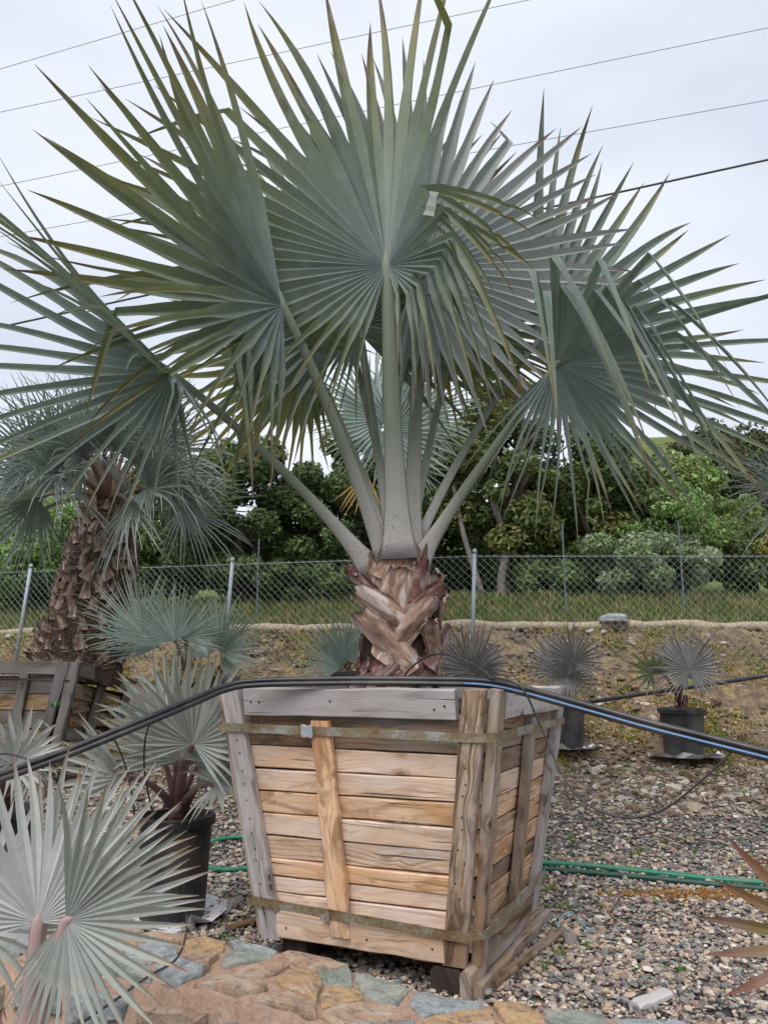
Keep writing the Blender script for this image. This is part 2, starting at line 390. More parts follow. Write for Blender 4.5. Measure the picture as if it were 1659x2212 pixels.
M['tagpaper'] = simple('dried_leaf_scrap', (.36, .38, .34), .8, .12, 25, .2, .2)
M['wattle'] = simple('straw_wattle', (.36, .30, .225), .95, .35, 30, .1, .8)
M['rock'] = simple('grey_rock', (.27, .28, .28), .9, .35, 14, .2, .7)
M['bark'] = simple('oak_bark', (.12, .10, .085), .95, .5, 14, .1, .8)
M['bark_pale'] = simple('pale_oak_bark', (.15, .135, .12), .95, .4, 14, .1, .8)
M['twine'] = simple('turquoise_twine', (.12, .42, .44), .7, .1, 30, .2, 0)
M['buckle'] = simple('zinc_buckle', (.50, .54, .57), .4, .12, 40, .5, .1, .5)
M['foliage'] = foliage('foliage'); M['tuft'] = foliage('weed_leaves', .35)
def rustmat():
    m, t, b, _ = newmat('rusty_strap')
    oc = nd(t, 'ShaderNodeTexCoord').outputs['Object']
    n = noise(t, mapping(t, oc, (5, 5, 9)), 1, 6, .65); s = noise(t, oc, 70, 3, .6)
    c = ramp(t, math_(t, 'ADD', math_(t, 'MULTIPLY', n.outputs[0], .7), math_(t, 'MULTIPLY', s.outputs[0], .3)),
             [(.38, (.15, .075, .04)), (.46, (.22, .16, .085)), (.53, (.26, .23, .16)), (.61, (.34, .36, .34))])
    t.links.new(c.outputs[0], b.inputs['Base Color']); b.inputs['Roughness'].default_value = .6; b.inputs['Metallic'].default_value = .25
    bump(t, b, s.outputs[0], .3, .002)
    return m
M['strap'] = rustmat()
def stonemat(name, pal, dk):
    m, t, b, _ = newmat(name)
    oc = nd(t, 'ShaderNodeTexCoord').outputs['Object']; oi = nd(t, 'ShaderNodeObjectInfo')
    v = nd(t, 'ShaderNodeVectorMath', operation='ADD'); t.links.new(oc, v.inputs[0])
    cb = nd(t, 'ShaderNodeCombineXYZ'); r9 = math_(t, 'MULTIPLY', oi.outputs['Random'], 90)
    for i in range(3): t.links.new(r9, cb.inputs[i])
    t.links.new(cb.outputs[0], v.inputs[1]); p = v.outputs[0]
    n = noise(t, p, 9, 6, .62, .4); f = noise(t, p, 70, 4, .65); g = noise(t, p, 28, 5, .6)
    c = ramp(t, n.outputs[0], [(.3, pal[0]), (.45, pal[1]), (.57, pal[2]), (.7, pal[3])]).outputs[0]
    c = mixc(t, math_(t, 'MULTIPLY', ramp(t, g.outputs[0], [(.52, (0, 0, 0)), (.66, (1, 1, 1))]).outputs[0], .6), c, dk)
    c = mixc(t, 1.0, c, math_(t, 'MULTIPLY_ADD', f.outputs[0], .9, .55), 'MULTIPLY')
    t.links.new(c, b.inputs['Base Color']); b.inputs['Roughness'].default_value = .88; b.inputs['Specular IOR Level'].default_value = .2
    bump(t, b, math_(t, 'ADD', g.outputs[0], math_(t, 'MULTIPLY', f.outputs[0], .5)), .8, .012)
    return m
M['stone_tan'] = stonemat('tan_wall_stone', [(.20, .17, .14), (.34, .22, .15), (.40, .30, .22), (.37, .33, .28)], (.12, .10, .09))
M['stone_ochre'] = stonemat('ochre_wall_stone', [(.24, .17, .11), (.42, .28, .15), (.38, .24, .15), (.44, .38, .30)], (.11, .09, .08))
M['stone_grey'] = stonemat('grey_wall_stone', [(.15, .165, .17), (.24, .26, .265), (.32, .335, .335), (.34, .30, .26)], (.12, .13, .13))
M['stone_green'] = stonemat('green_grey_wall_stone', [(.14, .16, .14), (.23, .25, .22), (.29, .30, .26), (.36, .29, .21)], (.10, .11, .10))
M['mortar'] = stonemat('terracotta_mortar', [(.30, .19, .14), (.39, .26, .19), (.37, .245, .18), (.45, .33, .26)], (.24, .17, .13))
# ---------------------------------------------------------------- setting: ground
def on_z(px, py, z):
    a = (CY0-py)/F; Y = cP - sP*a; Z = sP + cP*a
    return at(px, py, (z-CZ)/(Z/Y))
def groundmat():
    m, t, b, _ = newmat('ground')
    geo = nd(t, 'ShaderNodeNewGeometry'); P = geo.outputs['Position']
    sx = nd(t, 'ShaderNodeSeparateXYZ'); t.links.new(P, sx.inputs[0])
    a = nd(t, 'ShaderNodeAttribute', attribute_name='data'); q = nd(t, 'ShaderNodeSeparateColor'); t.links.new(a.outputs['Color'], q.inputs[0])
    Q = math_(t, 'MULTIPLY', q.outputs[0], 20)     # distance measured square to the bank
    n1 = noise(t, P, 1.1, 6, .6); n2 = noise(t, P, 6, 6, .65); n3 = noise(t, P, 40, 4, .65)
    vo = nd(t, 'ShaderNodeTexVoronoi'); vo.inputs['Scale'].default_value = 34; t.links.new(P, vo.inputs['Vector'])
    vs = nd(t, 'ShaderNodeSeparateColor'); t.links.new(vo.outputs['Color'], vs.inputs[0])
    grav = ramp(t, vs.outputs[0], [(0, (.07, .07, .075)), (.3, (.17, .155, .145)), (.5, (.26, .22, .19)), (.75, (.34, .28, .22)), (.95, (.44, .41, .38))]).outputs[0]
    grav = mixc(t, ramp(t, vo.outputs['Distance'], [(.35, (0, 0, 0)), (.75, (1, 1, 1))]).outputs[0], grav, (.045, .038, .032))
    soil = ramp(t, n3.outputs[0], [(.3, (.085, .06, .045)), (.5, (.19, .14, .10)), (.62, (.26, .20, .145)), (.75, (.36, .30, .23))]).outputs[0]
    moss = ramp(t, n2.outputs[0], [(.32, (.13, .09, .065)), (.45, (.20, .145, .10)), (.53, (.31, .225, .14)), (.59, (.40, .30, .14)), (.65, (.29, .27, .09)), (.76, (.40, .27, .16))]).outputs[0]
    moss = mixc(t, ramp(t, n3.outputs[0], [(.45, (0, 0, 0)), (.7, (1, 1, 1))]).outputs[0], moss, (.13, .09, .06))
    grass = ramp(t, n2.outputs[0], [(.3, (.07, .10, .025)), (.5, (.13, .16, .045)), (.7, (.22, .21, .085))]).outputs[0]
    def step(lo, hi, w=1.2):
        f = math_(t, 'ADD', Q, math_(t, 'MULTIPLY', math_(t, 'SUBTRACT', n1.outputs[0], .5), w))
        f = math_(t, 'ADD', f, math_(t, 'MULTIPLY', math_(t, 'SUBTRACT', n2.outputs[0], .5), w))
        mr = nd(t, 'ShaderNodeMapRange'); mr.inputs[1].default_value = lo; mr.inputs[2].default_value = hi
        t.links.new(f, mr.inputs[0]); return mr.outputs[0]
    c = mixc(t, step(6.6, 7.6, 2.2), grav, soil); c = mixc(t, math_(t, 'MULTIPLY', step(8.2, 8.9, 1.6), .9), c, moss); c = mixc(t, step(10.35, 10.6, .25), c, grass)
    t.links.new(c, b.inputs['Base Color']); b.inputs['Roughness'].default_value = .95; b.inputs['Specular IOR Level'].default_value = .15
    n4 = noise(t, P, 130, 3, .7)
    c = mixc(t, 1.0, c, math_(t, 'MULTIPLY_ADD', n4.outputs[0], 1.1, .45), 'MULTIPLY'); t.links.new(c, b.inputs['Base Color'])
    h = math_(t, 'ADD', math_(t, 'ADD', math_(t, 'MULTIPLY', n3.outputs[0], .6), n2.outputs[0]), math_(t, 'MULTIPLY', n4.outputs[0], .4))
    bump(t, b, h, .9, .03)
    return m
gx = np.concatenate([np.linspace(-900, -14, 14), np.linspace(-13, 13, 131), np.linspace(14, 900, 14)])
gy = np.concatenate([np.linspace(-60, 1.5, 8), np.linspace(1.7, 16, 180), np.linspace(16.5, 60, 50), np.linspace(70, 1500, 16)])
XX, YY = np.meshgrid(gx, gy)
ZZ = ground(XX, YY)
q = YY-(bank_y(XX)-9.6)
near = smooth(24, 14, q)
def fbm(x, y, s, o=4):
    out = 0; a = 1
    for i in range(o):
        out = out + a*(np.sin(x*s*1.3+y*s*.7+i*2.1)*np.sin(y*s*1.1-x*s*.6+i*1.3)); s *= 1.9; a *= .55
    return out
ZZ = ZZ + .035*fbm(XX, YY, 3.1)*smooth(7.5, 9, q)*near + .012*fbm(XX, YY, 7)*smooth(5, 8, q)*near + rng.normal(0, .012, XX.shape)*smooth(7.8, 8.6, q)*near
V = np.stack([XX, YY, ZZ], -1).reshape(-1, 3); nx = len(gx)
i, j = np.meshgrid(np.arange(len(gy)-1), np.arange(nx-1), indexing='ij')
quad = np.stack([i*nx+j, i*nx+j+1, (i+1)*nx+j+1, (i+1)*nx+j], -1).reshape(-1, 4)
dat = np.zeros((len(V), 4)); dat[:, 0] = np.clip(q.ravel()/20, 0, 50); dat[:, 3] = 1
tag(obj('ground', V, quad, groundmat(), origin=(0, 0, 0), data=dat, smooth_=True), kind='structure')
# gravel: single stones out to about seven metres
ICO_V = []; ICO_F = []
bm = bmesh.new(); bmesh.ops.create_icosphere(bm, subdivisions=1, radius=1)
ICO_V = np.array([v.co[:] for v in bm.verts]); ICO_F = np.array([[v.index for v in f.verts] for f in bm.faces]); bm.free()
def stones(P, size, palette, flat=.6, bright=.22):
    n = len(P); k = len(ICO_V)
    A = rng.normal(size=(n, 3, 3)); Qm, _ = np.linalg.qr(A)
    sc = size[:, None]*np.stack([rng.uniform(.8, 1.35, n), rng.uniform(.65, 1.05, n), rng.uniform(.45, .8, n)], 1)
    S = ICO_V[None]*rng.uniform(.78, 1.2, (n, k, 1))*sc[:, None, :]
    W = np.einsum('nij,nkj->nki', Qm, S); W[..., 2] *= flat
    V = (W+P[:, None, :]).reshape(-1, 3)
    Fc = (ICO_F[None]+(np.arange(n)*k)[:, None, None]).reshape(-1, 3)
    pal = np.array(palette); c = pal[rng.integers(0, len(pal), n)]*rng.uniform(1-bright, 1+bright, (n, 1))
    C = np.concatenate([np.repeat(c, k, 0), np.ones((n*k, 1))], 1)
    return V, Fc, C
def tintmat(name, rough=.8, sc=90):
    m, t, b, _ = newmat(name)
    a = nd(t, 'ShaderNodeAttribute', attribute_name='tint')
    n = noise(t, nd(t, 'ShaderNodeTexCoord').outputs['Object'], sc, 4, .6)
    t.links.new(mixc(t, 1.0, a.outputs['Color'], math_(t, 'MULTIPLY_ADD', n.outputs[0], .8, .6), 'MULTIPLY'), b.inputs['Base Color'])
    b.inputs['Roughness'].default_value = rough; b.inputs['Specular IOR Level'].default_value = .3
    bump(t, b, n.outputs[0], .3, .004)
    return m
M['gravel'] = tintmat('gravel_stone', .7)
PAL = [tuple(1.08*x_*f_ for x_, f_ in zip(c_, (1.05, 1, .93))) for c_ in [(.13, .14, .15), (.19, .20, .21), (.25, .25, .25), (.32, .30, .28), (.33, .25, .205), (.42, .33, .26), (.28, .20, .19), (.21, .155, .16), (.46, .41, .35), (.52, .48, .45), (.17, .165, .155), (.36, .295, .235)]]
def frustum_pts(n, y0, y1):
    y = np.sqrt(rng.uniform(y0**2, y1**2, n)); x = rng.uniform(-.53, .53, n)*y
    return x, y
xs, ys = [], []
for y0, y1, dens in ((2.3, 4.2, 2900), (4.2, 5.6, 1900), (5.6, 8.4, 1000)):
    area = .53*(y1**2-y0**2); x, y = frustum_pts(int(area*dens), y0, y1); xs.append(x); ys.append(y)
x = np.concatenate(xs); y = np.concatenate(ys)
keep = rng.uniform(size=len(x)) > smooth(5.9, 8.2, y+.6*fbm(x, y, 1.7, 2)*.5+np.where(x > 0, .35, 0))*.93
x, y = x[keep], y[keep]
size = np.clip(rng.lognormal(math.log(.0118), .36, len(x)), .006, .028)*np.where(y > 5, 1.15, 1.0)
P = np.stack([x, y, ground(x, y)+size*.25+rng.uniform(-.002, .012, len(x))], 1)
V, Fc, C = stones(P, size, PAL)
tag(obj('gravel', V, Fc, M['gravel'], origin=(0, 0, 0), colr=C), 'loose mixed grey and tan gravel covering the yard', 'gravel', kind='stuff')
# pebbles and clods of the soil strip and the bank
n = 24000; y = rng.uniform(6.4, 10.5, n); x = rng.uniform(-.55, .55, n)*y; y = y+(bank_y(x)-9.6)
size = np.clip(rng.lognormal(math.log(.015), .6, n), .006, .085)
V, Fc, C = stones(np.stack([x, y, ground(x, y)+size*.2], 1), size, [(.16, .11, .075), (.24, .17, .11), (.12, .085, .06), (.30, .24, .18), (.42, .37, .31)])
tag(obj('soil_clods', V, Fc, M['gravel'], origin=(0, 0, 0), colr=C), 'brown clods and pebbles lying on the soil and bank', 'soil', kind='stuff')
def tufts(P, h, spread, nb, palette, w=.006, bright=.3):
    """grass or weed tufts: nb bent blades per point"""
    n = len(P); T = n*nb
    base = np.repeat(P, nb, 0)+np.concatenate([rng.normal(0, 1, (T, 2))*np.repeat(spread, nb)[:, None]*.35, np.zeros((T, 1))], 1)
    az = rng.uniform(0, 2*math.pi, T); hh = np.repeat(h, nb)*rng.uniform(.5, 1.2, T); lean = rng.uniform(.1, 1.0, T)*np.repeat(spread, nb)
    d = np.stack([np.cos(az), np.sin(az), np.zeros(T)], 1); s = np.stack([-np.sin(az), np.cos(az), np.zeros(T)], 1)*w
    mid = base+d*lean[:, None]*.4+np.array([0, 0, 1])*hh[:, None]*.6; tip = base+d*lean[:, None]+np.array([0, 0, 1])*hh[:, None]
    V = np.stack([base-s*.7, base+s*.7, mid+s, mid-s, tip], 1).reshape(-1, 3)
    o = (np.arange(T)*5)[:, None]
    pal = np.array(palette); c = np.repeat(pal[rng.integers(0, len(pal), n)], nb, 0)*rng.uniform(1-bright, 1+bright, (T, 1))
    C = np.concatenate([np.repeat(c, 5, 0), np.ones((T*5, 1))], 1)
    return V, [o+np.array([[0, 1, 2, 3]]), o+np.array([[3, 2, 4]])], C
def sheet(name, P, label, cat, *a, **k):
    V, fs, C = tufts(P, *a, **k)
    return tag(obj(name, V, fs, M['tuft'], origin=(0, 0, 0), colr=C), label, cat, kind='stuff')
# small weeds in the gravel
n = 900; y = rng.uniform(3.6, 8.6, n); x = rng.uniform(-.5, .55, n)*y
k = (fbm(x*1.3, y*1.3, 1.1, 2)+np.where(x > .5, .35, -.3)+rng.normal(0, .25, n)) > .28; x, y = x[k], y[k]
sheet('weeds', np.stack([x, y, ground(x, y)], 1), 'tiny green weeds sprouting through the gravel', 'weeds', rng.uniform(.012, .04, len(x)), rng.uniform(.02, .055, len(x)), 16, [(.14, .24, .05), (.20, .28, .07), (.12, .19, .05), (.26, .27, .08)], w=.004)
n = 900; y = rng.uniform(2.6, 9.8, n); x = rng.uniform(-.5, .55, n)*y
sheet('leaf_litter', np.stack([x, y, ground(x, y)+.018], 1), 'dry brown leaf litter and straw scattered on the gravel', 'leaf litter', rng.uniform(.002, .012, n), rng.uniform(.03, .10, n), 2, [(.20, .13, .08), (.30, .22, .14), (.12, .08, .06)], w=.005)
# yellow moss mat by the hose, and on the bank
mo = on_z(1480, 1938, .0); n = 380
x = mo[0]+rng.normal(0, .2, n); y = mo[1]+rng.normal(0, .045, n)
sheet('moss', np.stack([x, y, ground(x, y)], 1), 'orange moss mat beside the green hose', 'moss', np.full(n, .022), np.full(n, .03), 8, [(.48, .24, .07), (.42, .27, .08), (.36, .17, .06)], w=.005)
n = 30000; q_ = rng.uniform(8.1, 10.5, n); x = rng.uniform(-7, 7, n); y = q_+(bank_y(x)-9.6)
k = (fbm(x, q_, 2.3, 4)+rng.normal(0, .3, n)) > .18; x, y = x[k], y[k]
sheet('ground_cover', np.stack([x, y, ground(x, y)+.005], 1), 'low yellow and green ground cover on the bank', 'ground cover', rng.uniform(.015, .05, len(x)), rng.uniform(.03, .08, len(x)), 6, [(.46, .37, .09), (.38, .36, .08), (.30, .34, .09), (.48, .35, .14), (.21, .28, .06), (.44, .29, .14)], w=.008)
n = 2600; q_ = rng.uniform(8.5, 10.7, n); x = rng.uniform(-7, 7, n); y = q_+(bank_y(x)-9.6)
k = (fbm(x, q_, 1.7, 3)+rng.normal(0, .3, n)) > .35; x, y = x[k], y[k]
sheet('dry_grass', np.stack([x, y, ground(x, y)], 1), 'dry straw grass on the bank below the fence', 'dry grass', rng.uniform(.06, .2, len(x)), rng.uniform(.03, .1, len(x)), 8, [(.42, .33, .19), (.38, .27, .14), (.30, .24, .14)], w=.003)
n = 9000; q_ = rng.uniform(10.55, 14.0, n); x = rng.uniform(-8, 8, n); y = q_+(bank_y(x)-9.6)
sheet('grass', np.stack([x, y, ground(x, y)], 1), 'green grass strip beyond the fence', 'grass', rng.uniform(.05, .22, len(x)), rng.uniform(.05, .14, len(x)), 9, [(.12, .17, .04), (.17, .20, .05), (.24, .23, .08), (.09, .14, .03), (.28, .24, .11)], w=.007)
# ---------------------------------------------------------------- low stone wall
def clip_poly(poly, p, nrm_):
    out = []
    for i in range(len(poly)):
        a, b = poly[i], poly[(i+1) % len(poly)]; da = (a-p)@nrm_; db = (b-p)@nrm_
        if da <= 0: out.append(a)
        if da*db < 0: out.append(a+(b-a)*da/(da-db))
    return out
def voronoi(seeds, box):
    cells = []
    for i, s in enumerate(seeds):
        poly = [np.array(c, float) for c in box]
        for j, o in enumerate(seeds):
            if i == j: continue
            d = o-s
            if d@d > 1.2: continue
            poly = clip_poly(poly, (s+o)/2, d)
            if len(poly) < 3: break
        cells.append(poly)
    return cells
backp = np.array([on_z(-330, 1935, .25), on_z(0, 1968, .25), on_z(540, 2040, .25), on_z(760, 2092, .20), on_z(900, 2135, .16), on_z(1080, 2168, .13), on_z(1500, 2212, .09), on_z(2100, 2270, .07)])
WB = spline(backp, 120); wl = np.concatenate([[0], np.cumsum(np.linalg.norm(np.diff(WB, axis=0), axis=1))])
def wallpt(s, t, z=0):
    """s along the wall, t metres from its back edge towards the camera"""
    p = np.array([np.interp(s, wl, WB[:, k]) for k in range(3)])
    e = .02; d = np.array([np.interp(s+e, wl, WB[:, k])-np.interp(s-e, wl, WB[:, k]) for k in range(3)])
    d[2] = 0; d = nrm(d); return p+np.array([d[1], -d[0], 0])*t+np.array([0, 0, z])
WW = .42; WLEN = wl[-1]
wall = thing('stone_wall', wallpt(WLEN/2, WW/2)*np.array([1, 1, 0]), 'low garden wall of tan and grey flat stones in terracotta mortar', 'wall')
ns = 60; parts = []
S = np.linspace(0, WLEN, ns)
prof = [(0, -.30), (0.0, -.012), (.03, -.006), (WW-.03, -.008), (WW, -.02), (WW+.04, -.75)]
Vm = np.array([[wallpt(s, a, b+(rng.normal(0, .003) if 0 < i_ < 5 else 0)) for i_, (a, b) in enumerate(prof)] for s in S])
k = len(prof); i, j = np.meshgrid(np.arange(ns-1), np.arange(k-1), indexing='ij')
qd = np.stack([i*k+j, (i+1)*k+j, (i+1)*k+j+1, i*k+j+1], -1).reshape(-1, 4)
obj('mortar', Vm.reshape(-1, 3), qd, M['mortar'], wall, smooth_=True)
def stone(poly2, place, thick, mat, rise=.012, name='stone'):
    """a flat stone from a plan polygon; place(s,t,h) -> world"""
    p = np.array(poly2); c = p.mean(0)
    # densify and roughen the outline
    pts = []
    for i_ in range(len(p)):
        a, b = p[i_], p[(i_+1) % len(p)]; L_ = np.linalg.norm(b-a); m_ = max(1, int(L_/.035))
        for f in np.arange(m_)/m_: pts.append(a+(b-a)*f+rng.normal(0, .009, 2))
    p = np.array(pts)
    if len(p) < 5: return
    sm = (p+np.roll(p, 1, 0)+np.roll(p, -1, 0))/3; p = .6*p+.4*sm
    k_ = len(p); rings = []
    r = rise*rng.uniform(.5, 1.3); tl = rng.normal(0, .05, 2)
    for f, h in ((1.0, -thick), (1.0, r*.2), (.965, r*.75), (.9, r), (.5, r*1.1)):
        rings.append([place(*(c+(x_-c)*f), h+((x_-c)@tl if h > 0 else 0)+(rng.normal(0, .0016) if h > 0 else 0)) for x_ in p])
    V = np.concatenate([np.array(r_) for r_ in rings]+[np.array([place(*c, r*1.1)])])
    n_ = len(rings); i_, j_ = np.meshgrid(np.arange(n_-1), np.arange(k_), indexing='ij')
    qd = np.stack([i_*k_+j_, i_*k_+(j_+1) % k_, (i_+1)*k_+(j_+1) % k_, (i_+1)*k_+j_], -1).reshape(-1, 4)
    tr = np.array([[(n_-1)*k_+a, (n_-1)*k_+(a+1) % k_, n_*k_] for a in range(k_)])
    return obj(name, V, [qd, tr], mat, wall, smooth_=False)
sk = ['stone_tan']*5+['stone_ochre']*2+['stone_grey']*4+['stone_green']*4
def shrink(poly, d):
    p = np.array(poly); c = p.mean(0); r = np.linalg.norm(p-c, axis=1).mean()
    return c+(p-c)*max(.3, 1-d/r)
seeds = []
s = .0
while s < WLEN:
    rows = random.choice([2, 3, 3]); w = random.uniform(.12, .26)
    for r in range(rows): seeds.append(np.array([s+rng.uniform(-.10, .10), (r+.5)/rows*WW+rng.uniform(-.07, .07)]))
    s += w
for cell in voronoi(np.array(seeds), [(0, .004), (WLEN, .004), (WLEN, WW-.004), (0, WW-.004)]):
    if len(cell) < 3: continue
    p = shrink(cell, rng.uniform(.005, .018))
    stone(p, lambda a, b, h: wallpt(a, b, h-.006), .05, M[random.choice(sk)], .015)
seeds = []
for r in range(4):
    s = rng.uniform(0, .2)
    while s < WLEN: seeds.append(np.array([s, .06+r*.16+rng.uniform(-.03, .03)])); s += rng.uniform(.2, .42)
for cell in voronoi(np.array(seeds), [(0, .035), (WLEN, .035), (WLEN, .70), (0, .70)]):
    if len(cell) < 3: continue
    p = shrink(cell, rng.uniform(.016, .03))
    stone(p, lambda a, b, h: wallpt(a, WW+.002+.04*b/.75+h, -.02-b), .05, M[random.choice(sk)], .022)
# ---------------------------------------------------------------- fan leaves
CAM = np.array([0, 0, CZ])
def fan(hub, tip, twist=0, foldL=20, foldR=20, nseg=50, span=155, split=.5, droop=.25, tipdroop=.6, taper=.45, pleat=.8, jit=3.2, kinks=None, Lfun=None, K=13, sag=.0, R=None, wfac=1.0, backcurl=0.0, spanL=None, lowdroop=.9, sepw=.30):
    """costapalmate blade. hub/tip world points of the centre line; twist turns the face about it; theta > 0 is clockwise as the camera sees it. V, faces, data"""
    u = tip-hub; R = np.linalg.norm(u) if R is None else R; u = nrm(u)
    n0 = CAM-hub; n0 = nrm(n0-u*(n0@u)); v0 = np.cross(u, n0)
    ct, st = math.cos(R_(twist)), math.sin(R_(twist))
    v = v0*ct+n0*st; nn = n0*ct-v0*st
    sl = span if spanL is None else spanL
    th = np.linspace(-sl, span, nseg); dth = R_((span+sl)/(nseg-1))
    Vs, Fs, Ds = [], [], []
    g = np.array([0, 0, -1.]); idx = 0
    sta = np.concatenate([np.linspace(.015, split, 5), np.linspace(split, 1, K-4)[1:]])
    for i in range(nseg):
        t = R_(th[i]); side = 1 if t >= 0 else -1; a = abs(t)/math.pi
        fo = R_(foldR if side > 0 else foldL)
        Ls = R*(1-taper*a**1.3)*rng.uniform(.9, 1.06)
        if Lfun: Ls *= Lfun(th[i])
        vv = side*v*math.cos(fo)+nn*math.sin(fo)
        d = nrm(u*math.cos(t)+vv*math.sin(abs(t)))
        # local normal of the wing
        wdir = nrm(-u*math.sin(abs(t))+vv*math.cos(t))*side
        ln = nrm(np.cross(wdir, d)); ln = ln if ln@nn > 0 else -ln
        kk = (kinks or {}).get(i)
        if kk is None and rng.uniform() < .05: kk = (rng.uniform(.65, .85), nrm(d+rng.normal(0, .3, 3)+g*.7))
        p = hub+d*Ls*sta[0]; P = [p]; D = [d]
        dr = droop*rng.uniform(.6, 1.4)+lowdroop*max(0, abs(th[i])-85)/70; td = tipdroop*rng.uniform(.3, 1.7)
        ja = R_(rng.normal(0, jit)); jn = R_(rng.normal(0, jit*1.2))
        cd = d.copy(); kinked = False
        for s0, s1 in zip(sta[:-1], sta[1:]):
            ds = s1-s0; sm = (s0+s1)/2
            cd = nrm(cd+g*(dr*sm+td*max(0, sm-split)**1.5*1.6)*ds - ln*backcurl*ds*sm)
            if sm > split and not kinked: cd = nrm(cd+(wdir*ja+ln*jn)*ds*4)
            if kk and sm > kk[0] and not kinked:
                kinked = True
                cd = nrm(np.array(kk[1], float)) if len(kk) > 1 else nrm(cd*.25+g)
            if kinked: cd = nrm(cd+g*ds*.6)
            p = p+cd*Ls*ds; P.append(p); D.append(cd)
        P = np.array(P); D = np.array(D)
        W = wdir[None]-D*(D@wdir)[:, None]; wl_ = np.linalg.norm(W, axis=1)
        for q_ in np.nonzero(wl_ < .6)[0]:
            cw = np.cross(ln, D[q_]); cw = cw*(1 if cw@W[q_] >= 0 else -1); W[q_] = cw
        W /= np.linalg.norm(W, axis=1)[:, None]+1e-9
        Nn = np.cross(W, D); Nn *= np.sign((Nn@ln)+1e-9)[:, None]
        half = np.minimum(sta, split)*Ls*math.tan(dth/2)*wfac
        wmax = split*Ls*math.tan(dth/2)*wfac
        x = np.clip((sta-split)/(1-split), 0, 1)
        xs_ = np.clip(x/.3, 0, 1); xs_ = xs_*xs_*(3-2*xs_)
        hw = np.where(sta <= split, half*1.02, wmax*(1-min(.75, sepw+.28*float(smooth(60, 115, abs(th[i]))))*xs_)*np.clip(1-x**2.3, 0, 1)*(1+.10*np.sin(x*3.1)))
        hw[-1] = .0006
        dep = hw*pleat
        Lm = P-W*hw[:, None]; Rm = P+W*hw[:, None]; Mm = P-Nn*dep[:, None]
        V = np.stack([Lm, Mm, Rm], 1).reshape(-1, 3)
        m = len(P); j = np.arange(m-1)*3
        Fs.append(np.concatenate([np.stack([j, j+1, j+4, j+3], 1), np.stack([j+1, j+2, j+5, j+4], 1)])+idx)
        rnd = rng.uniform()
        dd = np.zeros((m, 3, 4)); dd[..., 0] = sta[:, None]; dd[..., 1] = rnd; dd[:, 0, 2] = 0; dd[:, 1, 2] = .5; dd[:, 2, 2] = 1; dd[..., 3] = 1
        Ds.append(dd.reshape(-1, 4)); Vs.append(V); idx += len(V)
    return np.concatenate(Vs), np.concatenate(Fs), np.concatenate(Ds)
def petiole(path, w0, w1, t0, t1, up, flare=1.0, k=10):
    n = len(path); f = np.linspace(0, 1, n)
    w = (w0+(w1-w0)*f**.55)/2; t = (t0+(t1-t0)*f**.6)/2
    w = w*(1+(flare-1)*np.exp(-f*9)); w[-3:] *= (.8, .5, .1); t[-3:] *= (.8, .5, .1)
    V, fs, uv = tube(path, 1, k, flat=(w, t), up=up)
    d = np.zeros((len(V), 4)); d[:, 0] = np.repeat(f, k); d[:, 2] = np.tile(np.abs(np.cos(np.arange(k)*2*math.pi/k)), n); d[:, 3] = 1
    return V, fs, d
def frond(parent, hub, tip, base, ctrl, leaf, stem, w=(.16, .06), label=None, flare=1.0, up=None, name='frond', **kw):
    """a leaf of a palm: frond > petiole, blade. hub, tip, base, ctrl are world points"""
    e = thing(name, base, label, None, parent=parent)
    path = bez(base, ctrl, hub, 18)
    ext = nrm(tip-hub)*np.linalg.norm(tip-hub)*.055
    path = np.concatenate([path, [hub+ext*.35, hub+ext*.7, hub+ext]])
    if up is None:
        up = nrm((CAM-base)*np.array([1, 1, .2]))
    wd = (w[0], w[1]*.8) 
    V, fs, d = petiole(path, w[0], w[1], w[0]*.5, w[1]*.6, up, flare)
    obj('petiole', V, fs, stem, e, data=d, smooth_=True)
    V, Fc, D = fan(hub, tip, **kw)
    obj('blade', V, Fc, leaf, e, data=D)
    return e
# ---------------------------------------------------------------- the planted box
YAW = -.423; BC = np.array([.097, 4.003]); WT, WBT, ZT, ZB = 1.22, .915, 1.148, .119
AX = np.array([math.cos(YAW), math.sin(YAW), 0]); AY = np.array([-math.sin(YAW), math.cos(YAW), 0])
def box_thing(name, c, wt, wb, zt, zb, ax, ay, label, cat):
    e = thing(name, (c[0], c[1], zb), label, cat)
    faces = [(-ay, ax), (ax, ay), (ay, -ax), (-ax, -ay)]
    fr = []
    for n_, t_ in faces:
        B = np.array([c[0], c[1], zb])+n_*wb/2; T = np.array([c[0], c[1], zt])+n_*wt/2
        vd = nrm(T-B); H = np.linalg.norm(T-B); N_ = nrm(np.cross(t_, vd)); N_ = N_ if N_@n_ > 0 else -N_
        fr.append((B, t_, vd, N_, H))
    def pt(k, u, v, w=0):
        """u -1..1 across the face at that height, v 0..1 from bottom to top, w outwards in metres"""
        B, t_, vd, N_, H = fr[k]; W_ = wb+(wt-wb)*v
        return B+t_*u*W_/2+vd*v*H+N_*w
    return e, fr, pt
crate, FR, bp = box_thing('planter_crate', BC, WT, WBT, ZT, ZB, AX, AY, 'slatted wooden tree box with metal straps holding the silver fan palm', 'planter box')
edges = [.03, .098, .17, .235, .305, .395, .485, .575, .665, .757, .83, .9]   # plank seams from the bottom up
pm = [['plank_dark', 'plank_pale', 'plank_pale', 'plank', 'plank_pale', 'plank_pale', 'plank', 'plank_pale', 'plank_pale', 'plank_dark', 'plank_dark']]
